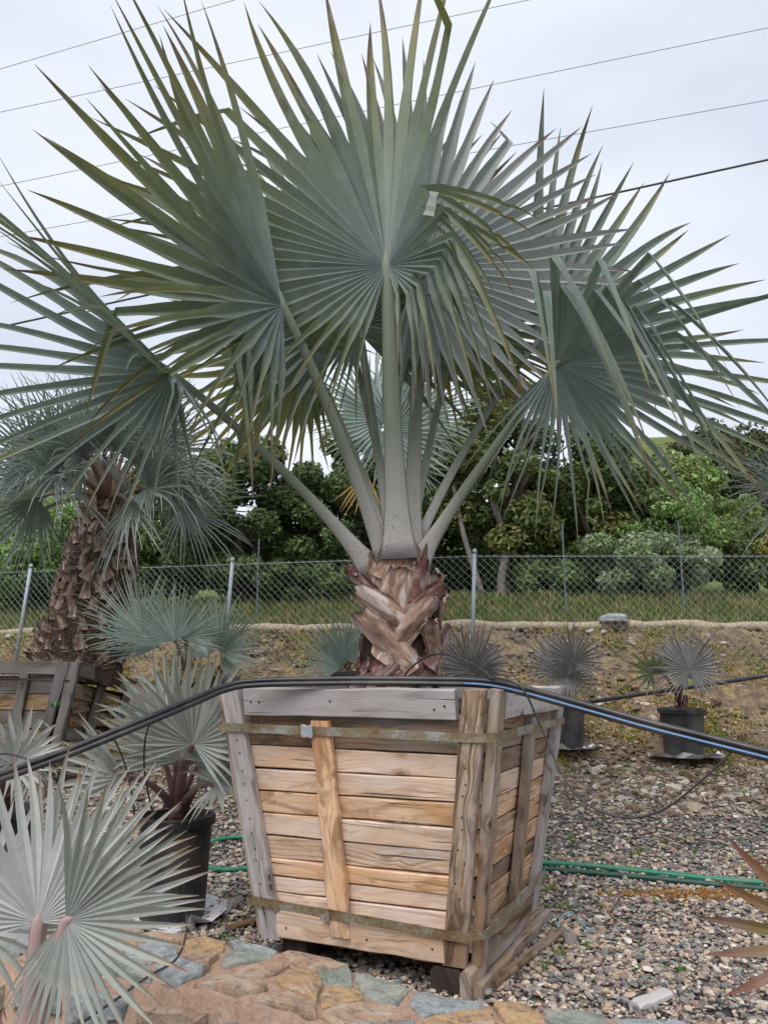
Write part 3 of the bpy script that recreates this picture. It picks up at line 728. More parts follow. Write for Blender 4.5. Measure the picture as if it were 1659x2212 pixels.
for k in range(4):
    B, t_, vd, N_, H = FR[k]
    for r in range(len(edges)-1):
        v0, v1 = edges[r], edges[r+1]; vc = (v0+v1)/2
        tilt = rng.normal(0, .004)
        V, fs, uv = beam(bp(k, -.975, vc+tilt, -.012), bp(k, .975, vc-tilt, -.012), vd, N_, (v1-v0)*H-.0065, .020+rng.uniform(0, .018), .0035, 10, .0010)
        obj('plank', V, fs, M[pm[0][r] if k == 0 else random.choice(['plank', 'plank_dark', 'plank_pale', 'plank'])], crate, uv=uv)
    # top and bottom rails between the corner posts
    V, fs, uv = beam(bp(k, -.80, .945, .020), bp(k, .80, .945, .020), vd, N_, .11*H, .04, .004, 8, .0015)
    obj('top_rail', V, fs, M['grey'], crate, uv=uv)
    V, fs, uv = beam(bp(k, -.80, .052, .020), bp(k, .80, .047, .020), vd, N_, .098*H, .04, .006, 8, .003)
    obj('bottom_rail', V, fs, M['plank_pale' if k == 0 else 'post'], crate, uv=uv)
    # corner posts lean with the sides
    for s in (-1, 1):
        u0 = s*(1-.05/ (WBT/2)*1.0); u1 = s*(1-.05/(WT/2)*1.0)
        m_ = 'grey' if (k == 0 and s < 0) or (k == 1 and s > 0) else 'post'
        V, fs, uv = beam(bp(k, u0, -.004, .021), bp(k, u1, 1.0, .021), t_, N_, .092, .042, .005, 12, .0013)
        obj('corner_post', V, fs, M[m_], crate, uv=uv)
    um = (-.16, -.2) if k == 0 else (0.05, .02)
    V, fs, uv = beam(bp(k, um[0], .045 if k == 0 else .15, .031), bp(k, um[1], .872, .021), t_, N_, .088, .036, .004, 10, .002)
    obj('cleat', V, fs, M['post' if k else 'plank'], crate, uv=uv)
# the side facing the yard shows the edges of the neighbouring panel's posts
for v0, v1, mt in ((0, .115, 'post'), (.19, .865, 'post'), (.885, 1.0, 'plank_dark')):
    pass
def band(v, h, off, mat, name, sag=(0, 0, 0, 0)):
    """steel strap round the box at height fraction v"""
    ring = []
    for k in range(4):
        B, t_, vd, N_, H = FR[k]; W_ = WBT+(WT-WBT)*v
        for u in np.linspace(-1, 1, 9): ring.append((bp(k, u*(1-.0), v+sag[k]*u, off), vd, N_))
        # rounded corner
        a = bp(k, 1, v+sag[k], off); b = bp((k+1) % 4, -1, v-sag[(k+1) % 4], off); cc = bp(k, 1, v, 0)
        for f in (.33, .66):
            d_ = nrm(nrm(N_)*(1-f)+nrm(FR[(k+1) % 4][3])*f); ring.append((cc+d_*off*1.0, vd, d_))
    V = []
    for p, vd, N_ in ring:
        j_ = rng.normal(0, .0008)
        V += [p-vd*h/2+N_*j_, p+vd*h/2+N_*j_, p+vd*h/2+N_*(j_-.003), p-vd*h/2+N_*(j_-.003)]
    n_ = len(ring); i_, j_ = np.meshgrid(np.arange(n_), np.arange(4), indexing='ij')
    qd = np.stack([i_*4+j_, i_*4+(j_+1) % 4, ((i_+1) % n_)*4+(j_+1) % 4, ((i_+1) % n_)*4+j_], -1).reshape(-1, 4)
    return obj(name, V, qd, mat, crate)
b1 = band(.835, .035, .052, M['strap'], 'strap', (-.006, 0, 0, 0)); b2 = band(.128, .037, .056, M['strap'], 'strap', (-.018, .012, 0, 0))
def buckle(par, u, v, off, mat, w=.055, h=.05):
    B, t_, vd, N_, H = FR[0]
    V, fs, uv = beam(bp(0, u-w/WT, v, off), bp(0, u+w/WT, v, off), vd, N_, h, .006, .001, 5, .0015)
    obj('buckle', V, fs, mat, par, uv=uv)
buckle(b1, -.285, .8365, .057, M['buckle']); buckle(b2, -.27, .133, .061, M['strap'])
# nail holes
parts = []
def nail(k, u, v, off, r=.004):
    B, t_, vd, N_, H = FR[k]; p = bp(k, u, v, off)
    a = np.arange(6)*math.pi/3
    V = np.concatenate([[p+N_*.0012], p+r*(np.cos(a)[:, None]*t_+np.sin(a)[:, None]*vd)+N_*.0012])
    parts.append((V, [np.array([[0, i_+1, (i_+1) % 6+1] for i_ in range(6)])]))
for v in np.linspace(.1, .8, 12):
    nail(0, -.90-.01*rng.uniform(), v+rng.normal(0, .01), .0435); nail(0, .895+.02*rng.normal(), v+rng.normal(0, .012), .0435); nail(1, -.9, v, .0435)
for u in (-.74, -.67, -.1, .73, .66): nail(0, u, .945+rng.normal(0, .012), .0415, .005)
for u in (-.7, .1, .7): nail(0, u, .05, .0425, .005); nail(1, u, .945, .0415, .005)
Vn, Fn = merge(parts)[:2]
tag(obj('nail_heads', Vn, Fn, M['soil'], crate), kind='stuff')
# floor boards and soil
fl = np.array([BC[0], BC[1], 0])
V = np.array([fl+AX*a*WBT*.47+AY*b*WBT*.47+np.array([0, 0, z]) for z in (ZB-.012, ZB+.02) for a, b in ((-1, -1), (1, -1), (1, 1), (-1, 1))])
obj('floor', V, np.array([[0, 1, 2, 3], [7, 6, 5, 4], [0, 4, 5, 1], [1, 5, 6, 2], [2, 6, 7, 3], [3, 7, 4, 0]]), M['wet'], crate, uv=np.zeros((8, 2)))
g = 14; zs = ZT-.085; V = []
for a in np.linspace(-1, 1, g):
    for b in np.linspace(-1, 1, g): V.append(fl+AX*a*.575+AY*b*.575+np.array([0, 0, zs+rng.normal(0, .008)+.03*math.exp(-3*(a*a+b*b))]))
i, j = np.meshgrid(np.arange(g-1), np.arange(g-1), indexing='ij')
obj('soil', V, np.stack([i*g+j, i*g+j+1, (i+1)*g+j+1, (i+1)*g+j], -1).reshape(-1, 4), M['soil'], crate, smooth_=True)
# skids on the gravel
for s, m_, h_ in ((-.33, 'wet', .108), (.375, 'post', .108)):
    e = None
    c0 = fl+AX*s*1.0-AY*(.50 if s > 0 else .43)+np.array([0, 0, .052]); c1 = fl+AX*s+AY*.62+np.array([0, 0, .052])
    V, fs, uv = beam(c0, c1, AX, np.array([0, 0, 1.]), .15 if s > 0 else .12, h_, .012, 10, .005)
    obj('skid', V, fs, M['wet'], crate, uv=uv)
    if s > 0:
        V, fs, uv = beam(c0+AX*.085-AY*.02+np.array([0, 0, .0]), c1+AX*.085, AX, np.array([0, 0, 1.]), .045, .118, .01, 10, .006)
        obj('skid', V, fs, M['post'], crate, uv=uv)
        V, fs, uv = beam(c0+AX*.125-AY*.0+np.array([0, 0, -.028]), c1+AX*.125+np.array([0, 0, -.028]), AX, np.array([0, 0, 1.]), .034, .07, .008, 10, .005)
        obj('skid', V, fs, M['plank_dark'], crate, uv=uv)
# ---------------------------------------------------------------- the silver fan palm in the box
TC = np.array([.062, 3.98]); TZ0 = ZT-.1
palm = thing('fan_palm', (TC[0], TC[1], TZ0), 'large silver fan palm with broad grey-green leaves growing in the strapped wooden box', 'palm')
prof = [(.165, -.08), (.178, .02), (.182, .10), (.175, .2), (.16, .35), (.15, .5), (.135, .62), (.10, .68), (.06, .72), (.02, .74)]
V, fs = lathe((TC[0], TC[1], TZ0), prof, 40)
a = np.arctan2(V[:, 1]-TC[1], V[:, 0]-TC[0])
V[:, :2] += (rng.normal(0, .006, len(V))[:, None])*np.stack([np.cos(a), np.sin(a)], 1)
trunk = obj('trunk', V, fs, M['fibre'], palm, smooth_=False)
def boot(parent, C, R0, phi, z, dphi, dz, w, lift, mat, thick=.018, taperend=.75, n=12, m=7, name='leaf_base', wrap=1.0, ragged=.012, cut=0.0):
    """an old leaf base clasping the trunk: runs from (phi,z) round and up by (dphi,dz), its end lifting off"""
    top = []; bot = []; UV = []
    o = rng.uniform(0, 40, 2); ln = math.hypot(dphi*R0, dz)
    along = np.array([dphi*R0, dz])/ln; per = np.array([-along[1], along[0]])
    if per[1] < 0: per = -per
    for i_ in range(n):
        f = i_/(n-1); c = np.array([phi*R0+dphi*R0*f, z+dz*f])
        ww = w*(1.35-.35*min(1, f*2.2))*(1-(1-taperend)*max(0, f-.5)*2)
        for j_ in range(m):
            h_ = (j_/(m-1)-.5)
            e_ = 0 if i_ < n-1 else rng.normal(0, ragged)
            q_ = c+per*h_*ww+along*(e_+(cut*h_ if i_ == n-1 else 0))
            r_ = R0+lift*f**1.7+.030*math.cos(h_*math.pi)*(1.2-.5*f)*wrap+.004*rng.normal()
            an = q_[0]/R0
            top.append((C[0]+r_*math.cos(an), C[1]+r_*math.sin(an), C[2]+q_[1]))
            r2 = r_-thick
            bot.append((C[0]+r2*math.cos(an), C[1]+r2*math.sin(an), C[2]+q_[1])); UV.append((o[0]+f*ln, o[1]+h_*ww))
    V = np.array(top+bot); N1 = n*m
    i_, j_ = np.meshgrid(np.arange(n-1), np.arange(m-1), indexing='ij')
    q1 = np.stack([i_*m+j_, i_*m+j_+1, (i_+1)*m+j_+1, (i_+1)*m+j_], -1).reshape(-1, 4)
    rim = []
    loop = [j for j in range(m)]+[i*m+m-1 for i in range(1, n)]+[(n-1)*m+j for j in range(m-2, -1, -1)]+[i*m for i in range(n-2, 0, -1)]
    for a_, b_ in zip(loop, loop[1:]+loop[:1]): rim.append((a_, b_, b_+N1, a_+N1))
    return obj(name, V, [np.concatenate([q1, q1[:, ::-1]+N1, np.array(rim)])], mat, parent, uv=np.array(UV+UV), smooth_=True)
TB = (TC[0], TC[1], TZ0)
FRT = -math.pi/2        # azimuth facing the camera; smaller = left in the picture
def bt(dph, z, d2, dz, w, lift, mat, **k): boot(trunk, TB, .170-.05*max(0, (z-.25)), FRT+dph, z, d2, dz, w, lift, M[mat], **k)
# low clasping sheath, maroon and torn
for i_ in range(9):
    ph = -math.pi+i_*2*math.pi/9+.2
    boot(trunk, TB, .168, FRT+ph, .06+rng.uniform(0, .03), .95, .12+rng.uniform(-.05, .06), .17, .004, M['boot_red'], thick=.012, ragged=.03, taperend=1.0)
# criss-crossing bases seen from the front, low to high
bt(.40, .17, -1.25, .26, .125, .075, 'boot')
bt(-.45, .22, 1.25, .27, .125, .05, 'boot')
bt(.95, .17, .9, .2, .12, .09, 'boot_red')
bt(.45, .34, -1.30, .20, .115, .085, 'boot')
bt(-.15, .42, .25, .22, .19, .03, 'boot', taperend=.45, ragged=.03)
bt(.30, .40, 1.0, .17, .12, .07, 'boot_red')
bt(-.55, .42, -.6, .22, .12, .09, 'boot_red', taperend=.5, ragged=.03)
bt(-.30, .48, .75, .22, .14, .015, 'boot', taperend=.5, ragged=.03)
bt(.55, .48, .2, .2, .15, .03, 'boot_red', taperend=.4, ragged=.03)
bt(.0, .56, .12, .16, .15, .02, 'boot', taperend=.35, ragged=.03)
for i_ in range(7):     # the far side
    ph = math.pi*.55+i_*.3; sgn = 1 if i_ % 2 else -1
    bt(ph, .15+.06*i_, sgn*1.1, .25, .12, .07, 'boot')
bt(-.5, .60, .55, .15, .16, .02, 'boot', taperend=.4, ragged=.03)
bt(.35, .60, -.3, .16, .16, .02, 'boot', taperend=.4, ragged=.03)
bt(.95, .56, -.4, .16, .15, .02, 'boot', taperend=.4, ragged=.03)
bt(-1.1, .56, .4, .16, .15, .02, 'boot', taperend=.4, ragged=.03)
# the fronds
def pf(base, ctrl, hub, tip, **k):
    return frond(palm, at(*hub), at(*tip), at(*base), at(*ctrl), k.pop('leaf', M['leaf']), M['petiole'], **k)
D_ = (0, 0, -1)
# J far upright leaves behind
pf((856, 1150, 4.03), (800, 900, 4.2), (745, 690, 4.6), (640, 250, 5.0), w=(.058, .03), foldL=15, foldR=15, nseg=46, span=150, leaf=M['leaf'], twist=-10, droop=.15, tipdroop=.2)
pf((845, 1185, 4.0), (810, 930, 4.15), (778, 705, 4.4), (610, 540, 4.8), w=(.055, .03), foldL=20, foldR=20, nseg=40, span=150, twist=8, droop=.3, tipdroop=.5, R=1.0, split=.35)
pf((884, 1185, 4.0), (930, 930, 4.2), (985, 715, 4.45), (1140, 620, 4.85), w=(.055, .03), foldL=20, foldR=20, nseg=40, span=150, leaf=M['leaf_green'], twist=8, droop=.35, tipdroop=.6, R=1.0, split=.35)
# G back left, yellowing
pf((828, 1160, 4.02), (770, 960, 4.3), (660, 775, 4.55), (400, 690, 4.9), w=(.058, .03), foldL=25, foldR=20, nseg=44, span=150, leaf=M['leaf_green'], twist=12, droop=.35, tipdroop=.7, R=1.02)
# H back right, green underside
pf((880, 1150, 4.03), (900, 900, 4.3), (925, 690, 4.6), (1190, 520, 5.0), w=(.058, .03), foldL=15, foldR=15, nseg=46, span=155, leaf=M['leaf_green'], twist=10, droop=.3, tipdroop=.5, R=1.12)
# F back right, upright
pf((905, 1165, 4.02), (1010, 930, 4.2), (1155, 745, 4.6), (1420, 330, 4.9), w=(.058, .03), foldL=15, foldR=15, nseg=28, span=125, spanL=34, leaf=M['leaf'], twist=-10, droop=.12, tipdroop=.1, taper=.4, R=1.6)
# B right, pale and flat to the camera
pf((886, 1200, 3.93), (900, 900, 3.98), (905, 580, 3.98), (1215, 190, 4.25), w=(.10, .042), flare=1.5, foldL=12, foldR=10, nseg=54, span=162, leaf=M['leaf_pale'], twist=8, droop=.10, tipdroop=.12, taper=.40, R=1.34, split=.52)
# D far left
pf((806, 1235, 3.88), (650, 1030, 3.7), (375, 808, 3.55), (-20, 400, 3.55), w=(.07, .029), foldL=8, foldR=100, nseg=36, span=150, twist=-8, droop=.25, tipdroop=.45, taper=.42, R=1.3, flare=2.3, split=.30, Lfun=lambda t: 1-.14*float(smooth(60, 110, -t)))
# C left
kc = {3: (.25, (.15, -.3, -1)), 4: (.25, (.25, -.3, -1)), 8: (.62,)}
pf((832, 1215, 3.84), (730, 900, 3.6), (611, 660, 3.4), (475, 30, 3.2), w=(.082, .034), foldL=5, foldR=125, nseg=35, span=158, twist=-6, droop=.14, tipdroop=.25, taper=.42, R=1.38, leaf=M['leaf_backlit'], kinks=kc, split=.36, flare=1.2)
# E right: the upper wing is broken over and hangs, the lower one is whole
ke = {}
for i_ in range(19):
    f_ = rng.uniform(.26, .46); ke[i_] = (f_, (rng.uniform(-.1, .35)+.65*i_/19, rng.uniform(-.6, 0), -1))
for i_ in (15, 17): del ke[i_]
pf((900, 1220, 3.88), (1000, 1050, 3.75), (1203, 786, 3.55), (1640, 660, 3.35), w=(.072, .031), foldL=30, foldR=14, nseg=42, span=150, spanL=92, twist=4, droop=.22, tipdroop=.35, taper=.34, R=1.36, split=.31, Lfun=lambda t: 1-.27*float(smooth(25, 80, t)), kinks=ke, flare=2.1, leaf=M['leaf'], lowdroop=.3)
# A centre front, right wing folded to the camera, some right segments broken over
ka = {}
for i_ in range(25, 50):
    th_ = -162+i_*6.61
    if 32 < th_ < 92: ka[i_] = (rng.uniform(.33, .42), (1-.006*(th_-32), rng.uniform(-.35, -.15), -.15-.02*(th_-32)))
    elif th_ >= 92: ka[i_] = (rng.uniform(.2, .35), (.5-.007*(th_-92), -.15, -1))
def la(t): return 1.0 if -95 < t < 30 else (1.35 if t <= -95 else (.66 if t < 95 else 1.1))
pf((862, 1205, 3.80), (845, 880, 3.62), (836, 575, 3.6), (815, -90, 3.95), w=(.125, .056), flare=1.6, foldL=8, foldR=46, nseg=50, span=162, twist=-4, droop=.16, tipdroop=.15, taper=.80, R=1.88, leaf=M['leaf_backlit'], kinks=ka, split=.40, Lfun=la)
# dried scrap caught on the centre leaf
c = at(932, 440, 3.05); V, fs, uv = beam(c+np.array([.012, 0, .055]), c+np.array([-.012, 0, -.055]), (1, .5, .15), (-.5, 1, .2), .042, .002, .0003, 6, .003)
tag(obj('leaf_scrap', V, fs, M['tagpaper'], uv=uv), 'pale dried leaf scrap hanging on the centre leaf of the silver fan palm', 'leaf scrap')
# ---------------------------------------------------------------- chain-link fence
def fence_xy(s):
    """s metres along the fence, 0 at the post right of the trunk, negative to the left"""
    x = 1.07+s*(.97 if s < 0 else 1.0); return np.array([x, float(bank_y(x))])
FT = 1.2+264/F*9.6      # top height above datum
fence = thing('chain_link_fence', (*fence_xy(0), ground(*fence_xy(0))), 'galvanised chain-link fence with round posts along the top of the bank', 'fence')
S0, S1, PIT = -9.5, 6.5, .092
zt_, zb_ = FT-.06, .98
nw = int((S1-S0)/PIT); rows = int((zt_-zb_)/(PIT*.5))
wp = []
WR = .0019
a3 = np.arange(3)*2*math.pi/3
for i_ in range(nw*2):
    s0 = S0+i_*PIT/2; pts = []
    for r in range(rows+1):
        s_ = s0+(PIT/2 if (r+i_) % 2 else 0); xy = fence_xy(s_); pts.append((xy[0], xy[1]+(.004 if (r+i_) % 2 else -.004), zt_-r*PIT*.5+.004*math.sin(s_*3)))
    # the twisted tails above the top wire
    xy = fence_xy(s0+PIT/4); pts = [(xy[0], xy[1], zt_+PIT*.28)]+pts
    pts = np.array(pts); ring = np.stack([np.cos(a3)*WR, np.zeros(3), np.sin(a3)*WR], 1); ring = np.stack([ring[:, 0], ring[:, 2], ring[:, 1]], 1)
    # section lies square to the wire's mean run
    V = (pts[:, None, :]+ring[None]*1.25).reshape(-1, 3); m = len(pts)
    ii, jj = np.meshgrid(np.arange(m-1), np.arange(3), indexing='ij')
    wp.append((V, [np.stack([ii*3+jj, ii*3+(jj+1) % 3, (ii+1)*3+(jj+1) % 3, (ii+1)*3+jj], -1).reshape(-1, 4)]))
V, fs = merge(wp)[:2]
tag(obj('wire_mesh', V, fs, M['wire'], fence), kind='stuff')
V, fs, uv = tube([(*(fence_xy(s)+np.array([0, -.008])), zt_-.0) for s in np.linspace(S0, S1, 60)], .0032, 5)
obj('tension_wire', V, fs, M['wire'], fence)
def post(top, bot, r=.024):
    top = np.array(top); bot = np.array(bot); d = nrm(top-bot)
    V, fs, uv = tube([bot, (bot+top)/2, top], r, 14); p = obj('post', V, fs, M['galv'], fence, smooth_=True)
    V, fs, uv = tube([top-d*.03, top-d*.002, top+d*.018, top+d*.028], [r*1.16, r*1.16, r*.85, r*.2], 14); obj('post_cap', V, fs, M['galv'], p, smooth_=True)
    for f in (.2, .5, .8):
        q_ = bot+(top-bot)*f; V, fs, uv = tube([q_-d*.004, q_+d*.004], [r*1.12]*2, 12); obj('wire_tie', V, fs, M['wire'], p)
for (tx, ty, bx, by) in ((68, 1222, 32, 1445), (503, 1208, 486, 1420), (1025, 1190, 1019, 1458), (1905, 1190, 1905, 1450)):
    d = 9.6
    for _ in range(6): d = float(bank_y(at(tx, ty, d)[0]))-.03
    post(at(tx, ty, d), at(bx, by, d))
for (px, y0, y1, dd, lb) in ((560, 1165, 1330, 12.6, 'in front of the dark hedge oak'), (1214, 1130, 1330, 11.6, 'above the potted palm at the box corner'), (1464, 1125, 1330, 11.8, 'above the red stemmed potted palm'), (175, 1190, 1330, 13.2, 'beside the rough palm trunk')):
    a_ = at(px, y0, dd); b_ = np.array([a_[0], a_[1], ground(a_[0], a_[1])-.05])
    V, fs, uv = tube([b_, (a_+b_)/2, a_], .013, 6)
    tag(obj('steel_stake', V, fs, M['stake']), 'thin dark steel stake behind the fence, '+lb, 'stake', 'steel stakes behind the fence')
# straw wattle on the crest of the bank, with a rock over it
pts = []
for x_ in np.linspace(-7.5, 7.5, 90):
    y_ = float(bank_y(x_))+.78; pts.append((x_, y_, float(ground(x_, y_))+.045+.012*math.sin(x_*2.3)+.01*math.sin(x_*7.1)+rng.normal(0, .004)))
V, fs, uv = tube(pts, .062+rng.normal(0, .005, 90), 10)
V += rng.normal(0, .004, V.shape)
tag(obj('straw_wattle', V, fs, M['wattle'], smooth_=True), 'long tan straw roll lying along the crest of the bank behind the fence', 'straw roll')
def rock(name, c, r, mat, label, cat, group=None):
    bm = bmesh.new(); bmesh.ops.create_icosphere(bm, subdivisions=3, radius=1)
    V = np.array([v.co[:] for v in bm.verts]); Fc = np.array([[v.index for v in f.verts] for f in bm.faces]); bm.free()
    o = rng.uniform(0, 9, 3)
    V = V*(1+.16*np.sin(V*3.1+o).sum(1)[:, None]/1.5+.06*np.sin(V[:, ::-1]*7+o).sum(1)[:, None])
    V = np.sign(V)*np.abs(V)**.85*np.array(r)+np.array(c)
    return tag(obj(name, V, Fc, mat), label, cat, group)
c = at(1325, 1336, 10.32); rock('rock', (c[0], c[1], c[2]), (.16, .12, .062), M['rock'], 'low grey rock resting on the straw roll', 'rock')
# ---------------------------------------------------------------- trees and shrubs beyond the fence
def leaves(centers, radii, n, size, palette, bright=.35, up=.3):
    """n leaf quads spread through clumps"""
    k = len(centers); w = radii**2; pick = rng.choice(k, n, p=w/w.sum())
    d = rng.normal(size=(n, 3)); d /= np.linalg.norm(d, axis=1)[:, None]
    r = radii[pick]*rng.uniform(.35, 1.05, n)**.5
    P = centers[pick]+d*r[:, None]*np.array([1, 1, .8])
    nn = d*.8+rng.normal(size=(n, 3))*.6+np.array([0, 0, up]); nn /= np.linalg.norm(nn, axis=1)[:, None]
    a = np.cross(nn, rng.normal(size=(n, 3))); a /= np.linalg.norm(a, axis=1)[:, None]; b = np.cross(nn, a)
    s = size*rng.uniform(.6, 1.4, n)[:, None]
    V = np.stack([P-a*s, P+b*s*.5+nn*s*.12, P+a*s, P-b*s*.5+nn*s*.12], 1).reshape(-1, 3)
    pal = np.array(palette); cl = pal[rng.integers(0, len(pal), k)][pick]*.6+pal[rng.integers(0, len(pal), n)]*.4
    c = cl*rng.uniform(1-bright, 1+bright, (n, 1))
    C = np.concatenate([np.repeat(c, 4, 0), np.ones((4*n, 1))], 1)
    o = (np.arange(n)*4)[:, None]
    return V, [o+np.array([[0, 1, 2, 3]])], C
def tree(name, label, cat, px, d, ytop, wpx, n, palette, size=.05, ybot=None, group=None, trunk=True, clump=.38, stems=3, mat='bark', depth=.8):
    """a tree or shrub standing at depth d with its crown top at pixel row ytop and width wpx pixels"""
    b = at(px, 1300, d); zg = float(ground(b[0], b[1])); top = at(px, ytop, d)[2]; w = wpx/F*d/2
    base = np.array([b[0], b[1], zg]); h = top-zg
    e = thing(name, base, label, cat, group)
    z0 = zg+(.04*h if ybot is None else at(px, ybot, d)[2]-zg)
    cz = (z0+top)/2; hz = (top-z0)/2
    k = int(26+w*hz*14); cen = []
    while len(cen) < k:
        q_ = rng.uniform(-1, 1, 3)
        rr = np.linalg.norm(q_*np.array([1, 1, 1]))
        if rr > 1 or rr < .35: continue
        cen.append(q_)
    cen = np.array(cen); cen[:, :2] *= (1-.25*np.clip(cen[:, 2:3], 0, 1))
    ctr = base*np.array([1, 1, 0])+np.array([0, 0, cz])+cen*np.array([w, w*depth, hz])*.92
    rad = rng.uniform(.55, 1.15, k)*clump
    V, fs, C = leaves(ctr, rad, n, size, palette)
    obj('crown', V, fs, M['foliage'], e, colr=C)
    if trunk:
        parts = []
        for s in range(stems):
            az = rng.uniform(0, 6.28); l_ = np.array([math.cos(az)*w*.55, math.sin(az)*w*.35, h*.8]); m_ = l_*np.array([.25, .25, .5])+rng.normal(0, .06, 3)
            p_ = spline([base+np.array([math.cos(az), math.sin(az), 0])*.06-np.array([0, 0, .05]), base+m_*.5, base+m_, base+l_*.75, base+l_], 14)
            parts.append(tube(p_, np.linspace(.085, .018, 14)*max(.6, h/3), 7)[:2])
            for f in (5, 8, 10):
                q_ = p_[f]+np.array([rng.normal(0, .5)*w*.6, rng.normal(0, .4)*w*.5, h*.22]); parts.append(tube(spline([p_[f], (p_[f]+q_)/2+rng.normal(0, .05, 3), q_], 8), np.linspace(.03, .008, 8)*max(.6, h/3), 5)[:2])
        V, fs = merge(parts)[:2]; obj('trunk', V, fs, M[mat], e, smooth_=True)
    return e
DK = [(.065, .105, .036), (.088, .135, .044), (.115, .165, .055), (.07, .11, .042), (.15, .185, .062)]
MID = [(.11, .17, .05), (.15, .215, .065), (.19, .25, .08), (.095, .15, .045)]
LT = [(.21, .34, .10), (.26, .40, .13), (.17, .28, .08), (.32, .44, .17)]
OL = [(.14, .17, .05), (.19, .21, .065), (.11, .14, .045), (.25, .24, .075)]
gd = 'trees and shrubs beyond the fence'
tree('oak_tree', 'dark evergreen oak behind the fence, between the rough trunk palm and the boxed palm', 'tree', 520, 14.2, 925, 430, 26000, DK, .055, group=gd)
tree('oak_tree', 'dark evergreen oak directly behind the trunk of the boxed palm', 'tree', 760, 14.8, 905, 330, 20000, DK, .055, group=gd)
tall_oak = tree('oak_tree', 'tall dark oak with pale leaning trunks behind the fence post near the boxed palm', 'tree', 1090, 13.9, 800, 360, 24000, DK+OL, .055, ybot=1215, group=gd, mat='bark')
tree('oak_tree', 'olive green oak with yellowing leaves behind the fence, beside the grassy hill', 'tree', 1290, 14.6, 905, 330, 20000, OL+DK, .055, group=gd)
tree('oak_tree', 'deep shaded oak filling the gap behind the dark hedge oaks', 'tree', 930, 16.0, 850, 380, 18000, DK, .06, group=gd)
tree('shrub', 'light green bushy shrub behind the fence beside the rough palm trunk', 'shrub', 60, 14.6, 1075, 340, 17000, LT, .05, group=gd, trunk=True)
tree('shrub', 'mid green shrub growing behind the light green shrub and the rough palm trunk', 'shrub', 150, 16.5, 1000, 420, 14000, MID+LT, .055, group=gd)
tree('shrub', 'grey-green feathery shrub behind the fence, above the red stemmed potted palm', 'shrub', 1410, 13.5, 1135, 340, 16000, [(.30, .36, .22), (.24, .33, .15), (.36, .41, .28), (.20, .29, .12)], .038, group=gd, clump=.25)
tree('shrub', 'bright green shrub below the yellowing oak behind the fence', 'shrub', 1480, 14.0, 1040, 300, 16000, LT+MID, .045, group=gd, clump=.3)
tree('shrub', 'dusty green shrub with small yellow flowers behind the fence under the hill', 'shrub', 1630, 14.0, 1130, 280, 13000, MID+[(.13, .17, .08), (.30, .26, .04)], .04, group=gd, clump=.25)
tree('shrub', 'low dark green shrub at the foot of the oak hedge behind the fence', 'shrub', 640, 13.8, 1215, 300, 9000, MID+DK, .04, group=gd, clump=.22, trunk=False)
tree('shrub', 'low green shrub between the pale oak trunks and the fence', 'shrub', 1190, 13.8, 1215, 220, 7000, MID, .04, group=gd, clump=.22, trunk=False)
tree('shrub', 'dark scrub bush on the slope of the grassy hill', 'shrub', 1600, 26, 905, 420, 14000, [(.05, .07, .03), (.07, .085, .035), (.09, .10, .045)], .10, group=gd, clump=.6, trunk=False)
tree('shrub', 'yellow-green bush growing below the hill scrub', 'shrub', 1500, 19, 970, 330, 13000, OL+LT, .07, group=gd, clump=.45, trunk=False)
tree('shrub', 'dark round bush between the rough palm trunk and the hedge oak', 'shrub', 330, 15.5, 1010, 260, 11000, DK+MID, .055, group=gd, trunk=False)
for px_, lb in ((60, 'dense low bush far behind the light green shrub'), (330, 'dense low bush far behind the rough palm trunk'), (560, 'dense low bush far behind the dark hedge oak'), (800, 'dense low bush far behind the boxed palm trunk'), (1040, 'dense low bush far behind the pale oak trunks'), (1260, 'dense low bush far behind the yellowing oak')):
    tree('shrub', lb, 'shrub', px_, 18, 1120, 330, 7000, MID+DK, .085, group=gd, clump=.5, trunk=False)
# pale trunks of the tall oak
for (pts, r) in (([(1085, 1300, 13.4), (1082, 1255, 13.4), (1092, 1170, 13.4), (1060, 1060, 13.5), (1075, 960, 13.7)], .08), ([(1045, 1300, 13.5), (1035, 1265, 13.4), (1000, 1150, 13.5), (980, 1050, 13.6)], .065)):
    p_ = spline([at(*q_) for q_ in pts], 16); p_[0][2] = ground(p_[0][0], p_[0][1])-.05
    V, fs, uv = tube(p_, np.linspace(r, r*.5, 16), 9)
    obj('trunk', V, fs, M['bark_pale'], tall_oak, smooth_=True)
# ---------------------------------------------------------------- overhead lines
def line(p0, p1, r, mat, label, cat, sag, name, group=None):
    a = at(*p0); b = at(*p1); t = np.linspace(0, 1, 40)[:, None]
    P = a+(b-a)*t; P[:, 2] -= (sag*4*t*(1-t))[:, 0]
    V, fs, uv = tube(P, r, 6)
    tag(obj(name, V, fs, mat, smooth_=True), label, cat, group)
for (y0, y1, lab) in ((150, -340, 'thin overhead wire, highest of the wires over the palms'), (243, -110, 'thin overhead wire, second highest over the palms'), (403, 60, 'thin overhead wire passing behind the palm crown, third from the top'), (512, 216, 'thin overhead wire, lowest of the thin wires behind the palm crown')):
    line((-600, y0+(y0-y1)*.36, 38), (2300, y1-(y0-y1)*.386, 30), .014, M['cable_thin'], lab, 'wire', .0, 'overhead_wire', 'thin overhead wires')
line((-600, 838, 34), (2300, 205, 27), .042, M['cable'], 'thick black overhead cable crossing behind the palm crown', 'cable', .0, 'overhead_cable')
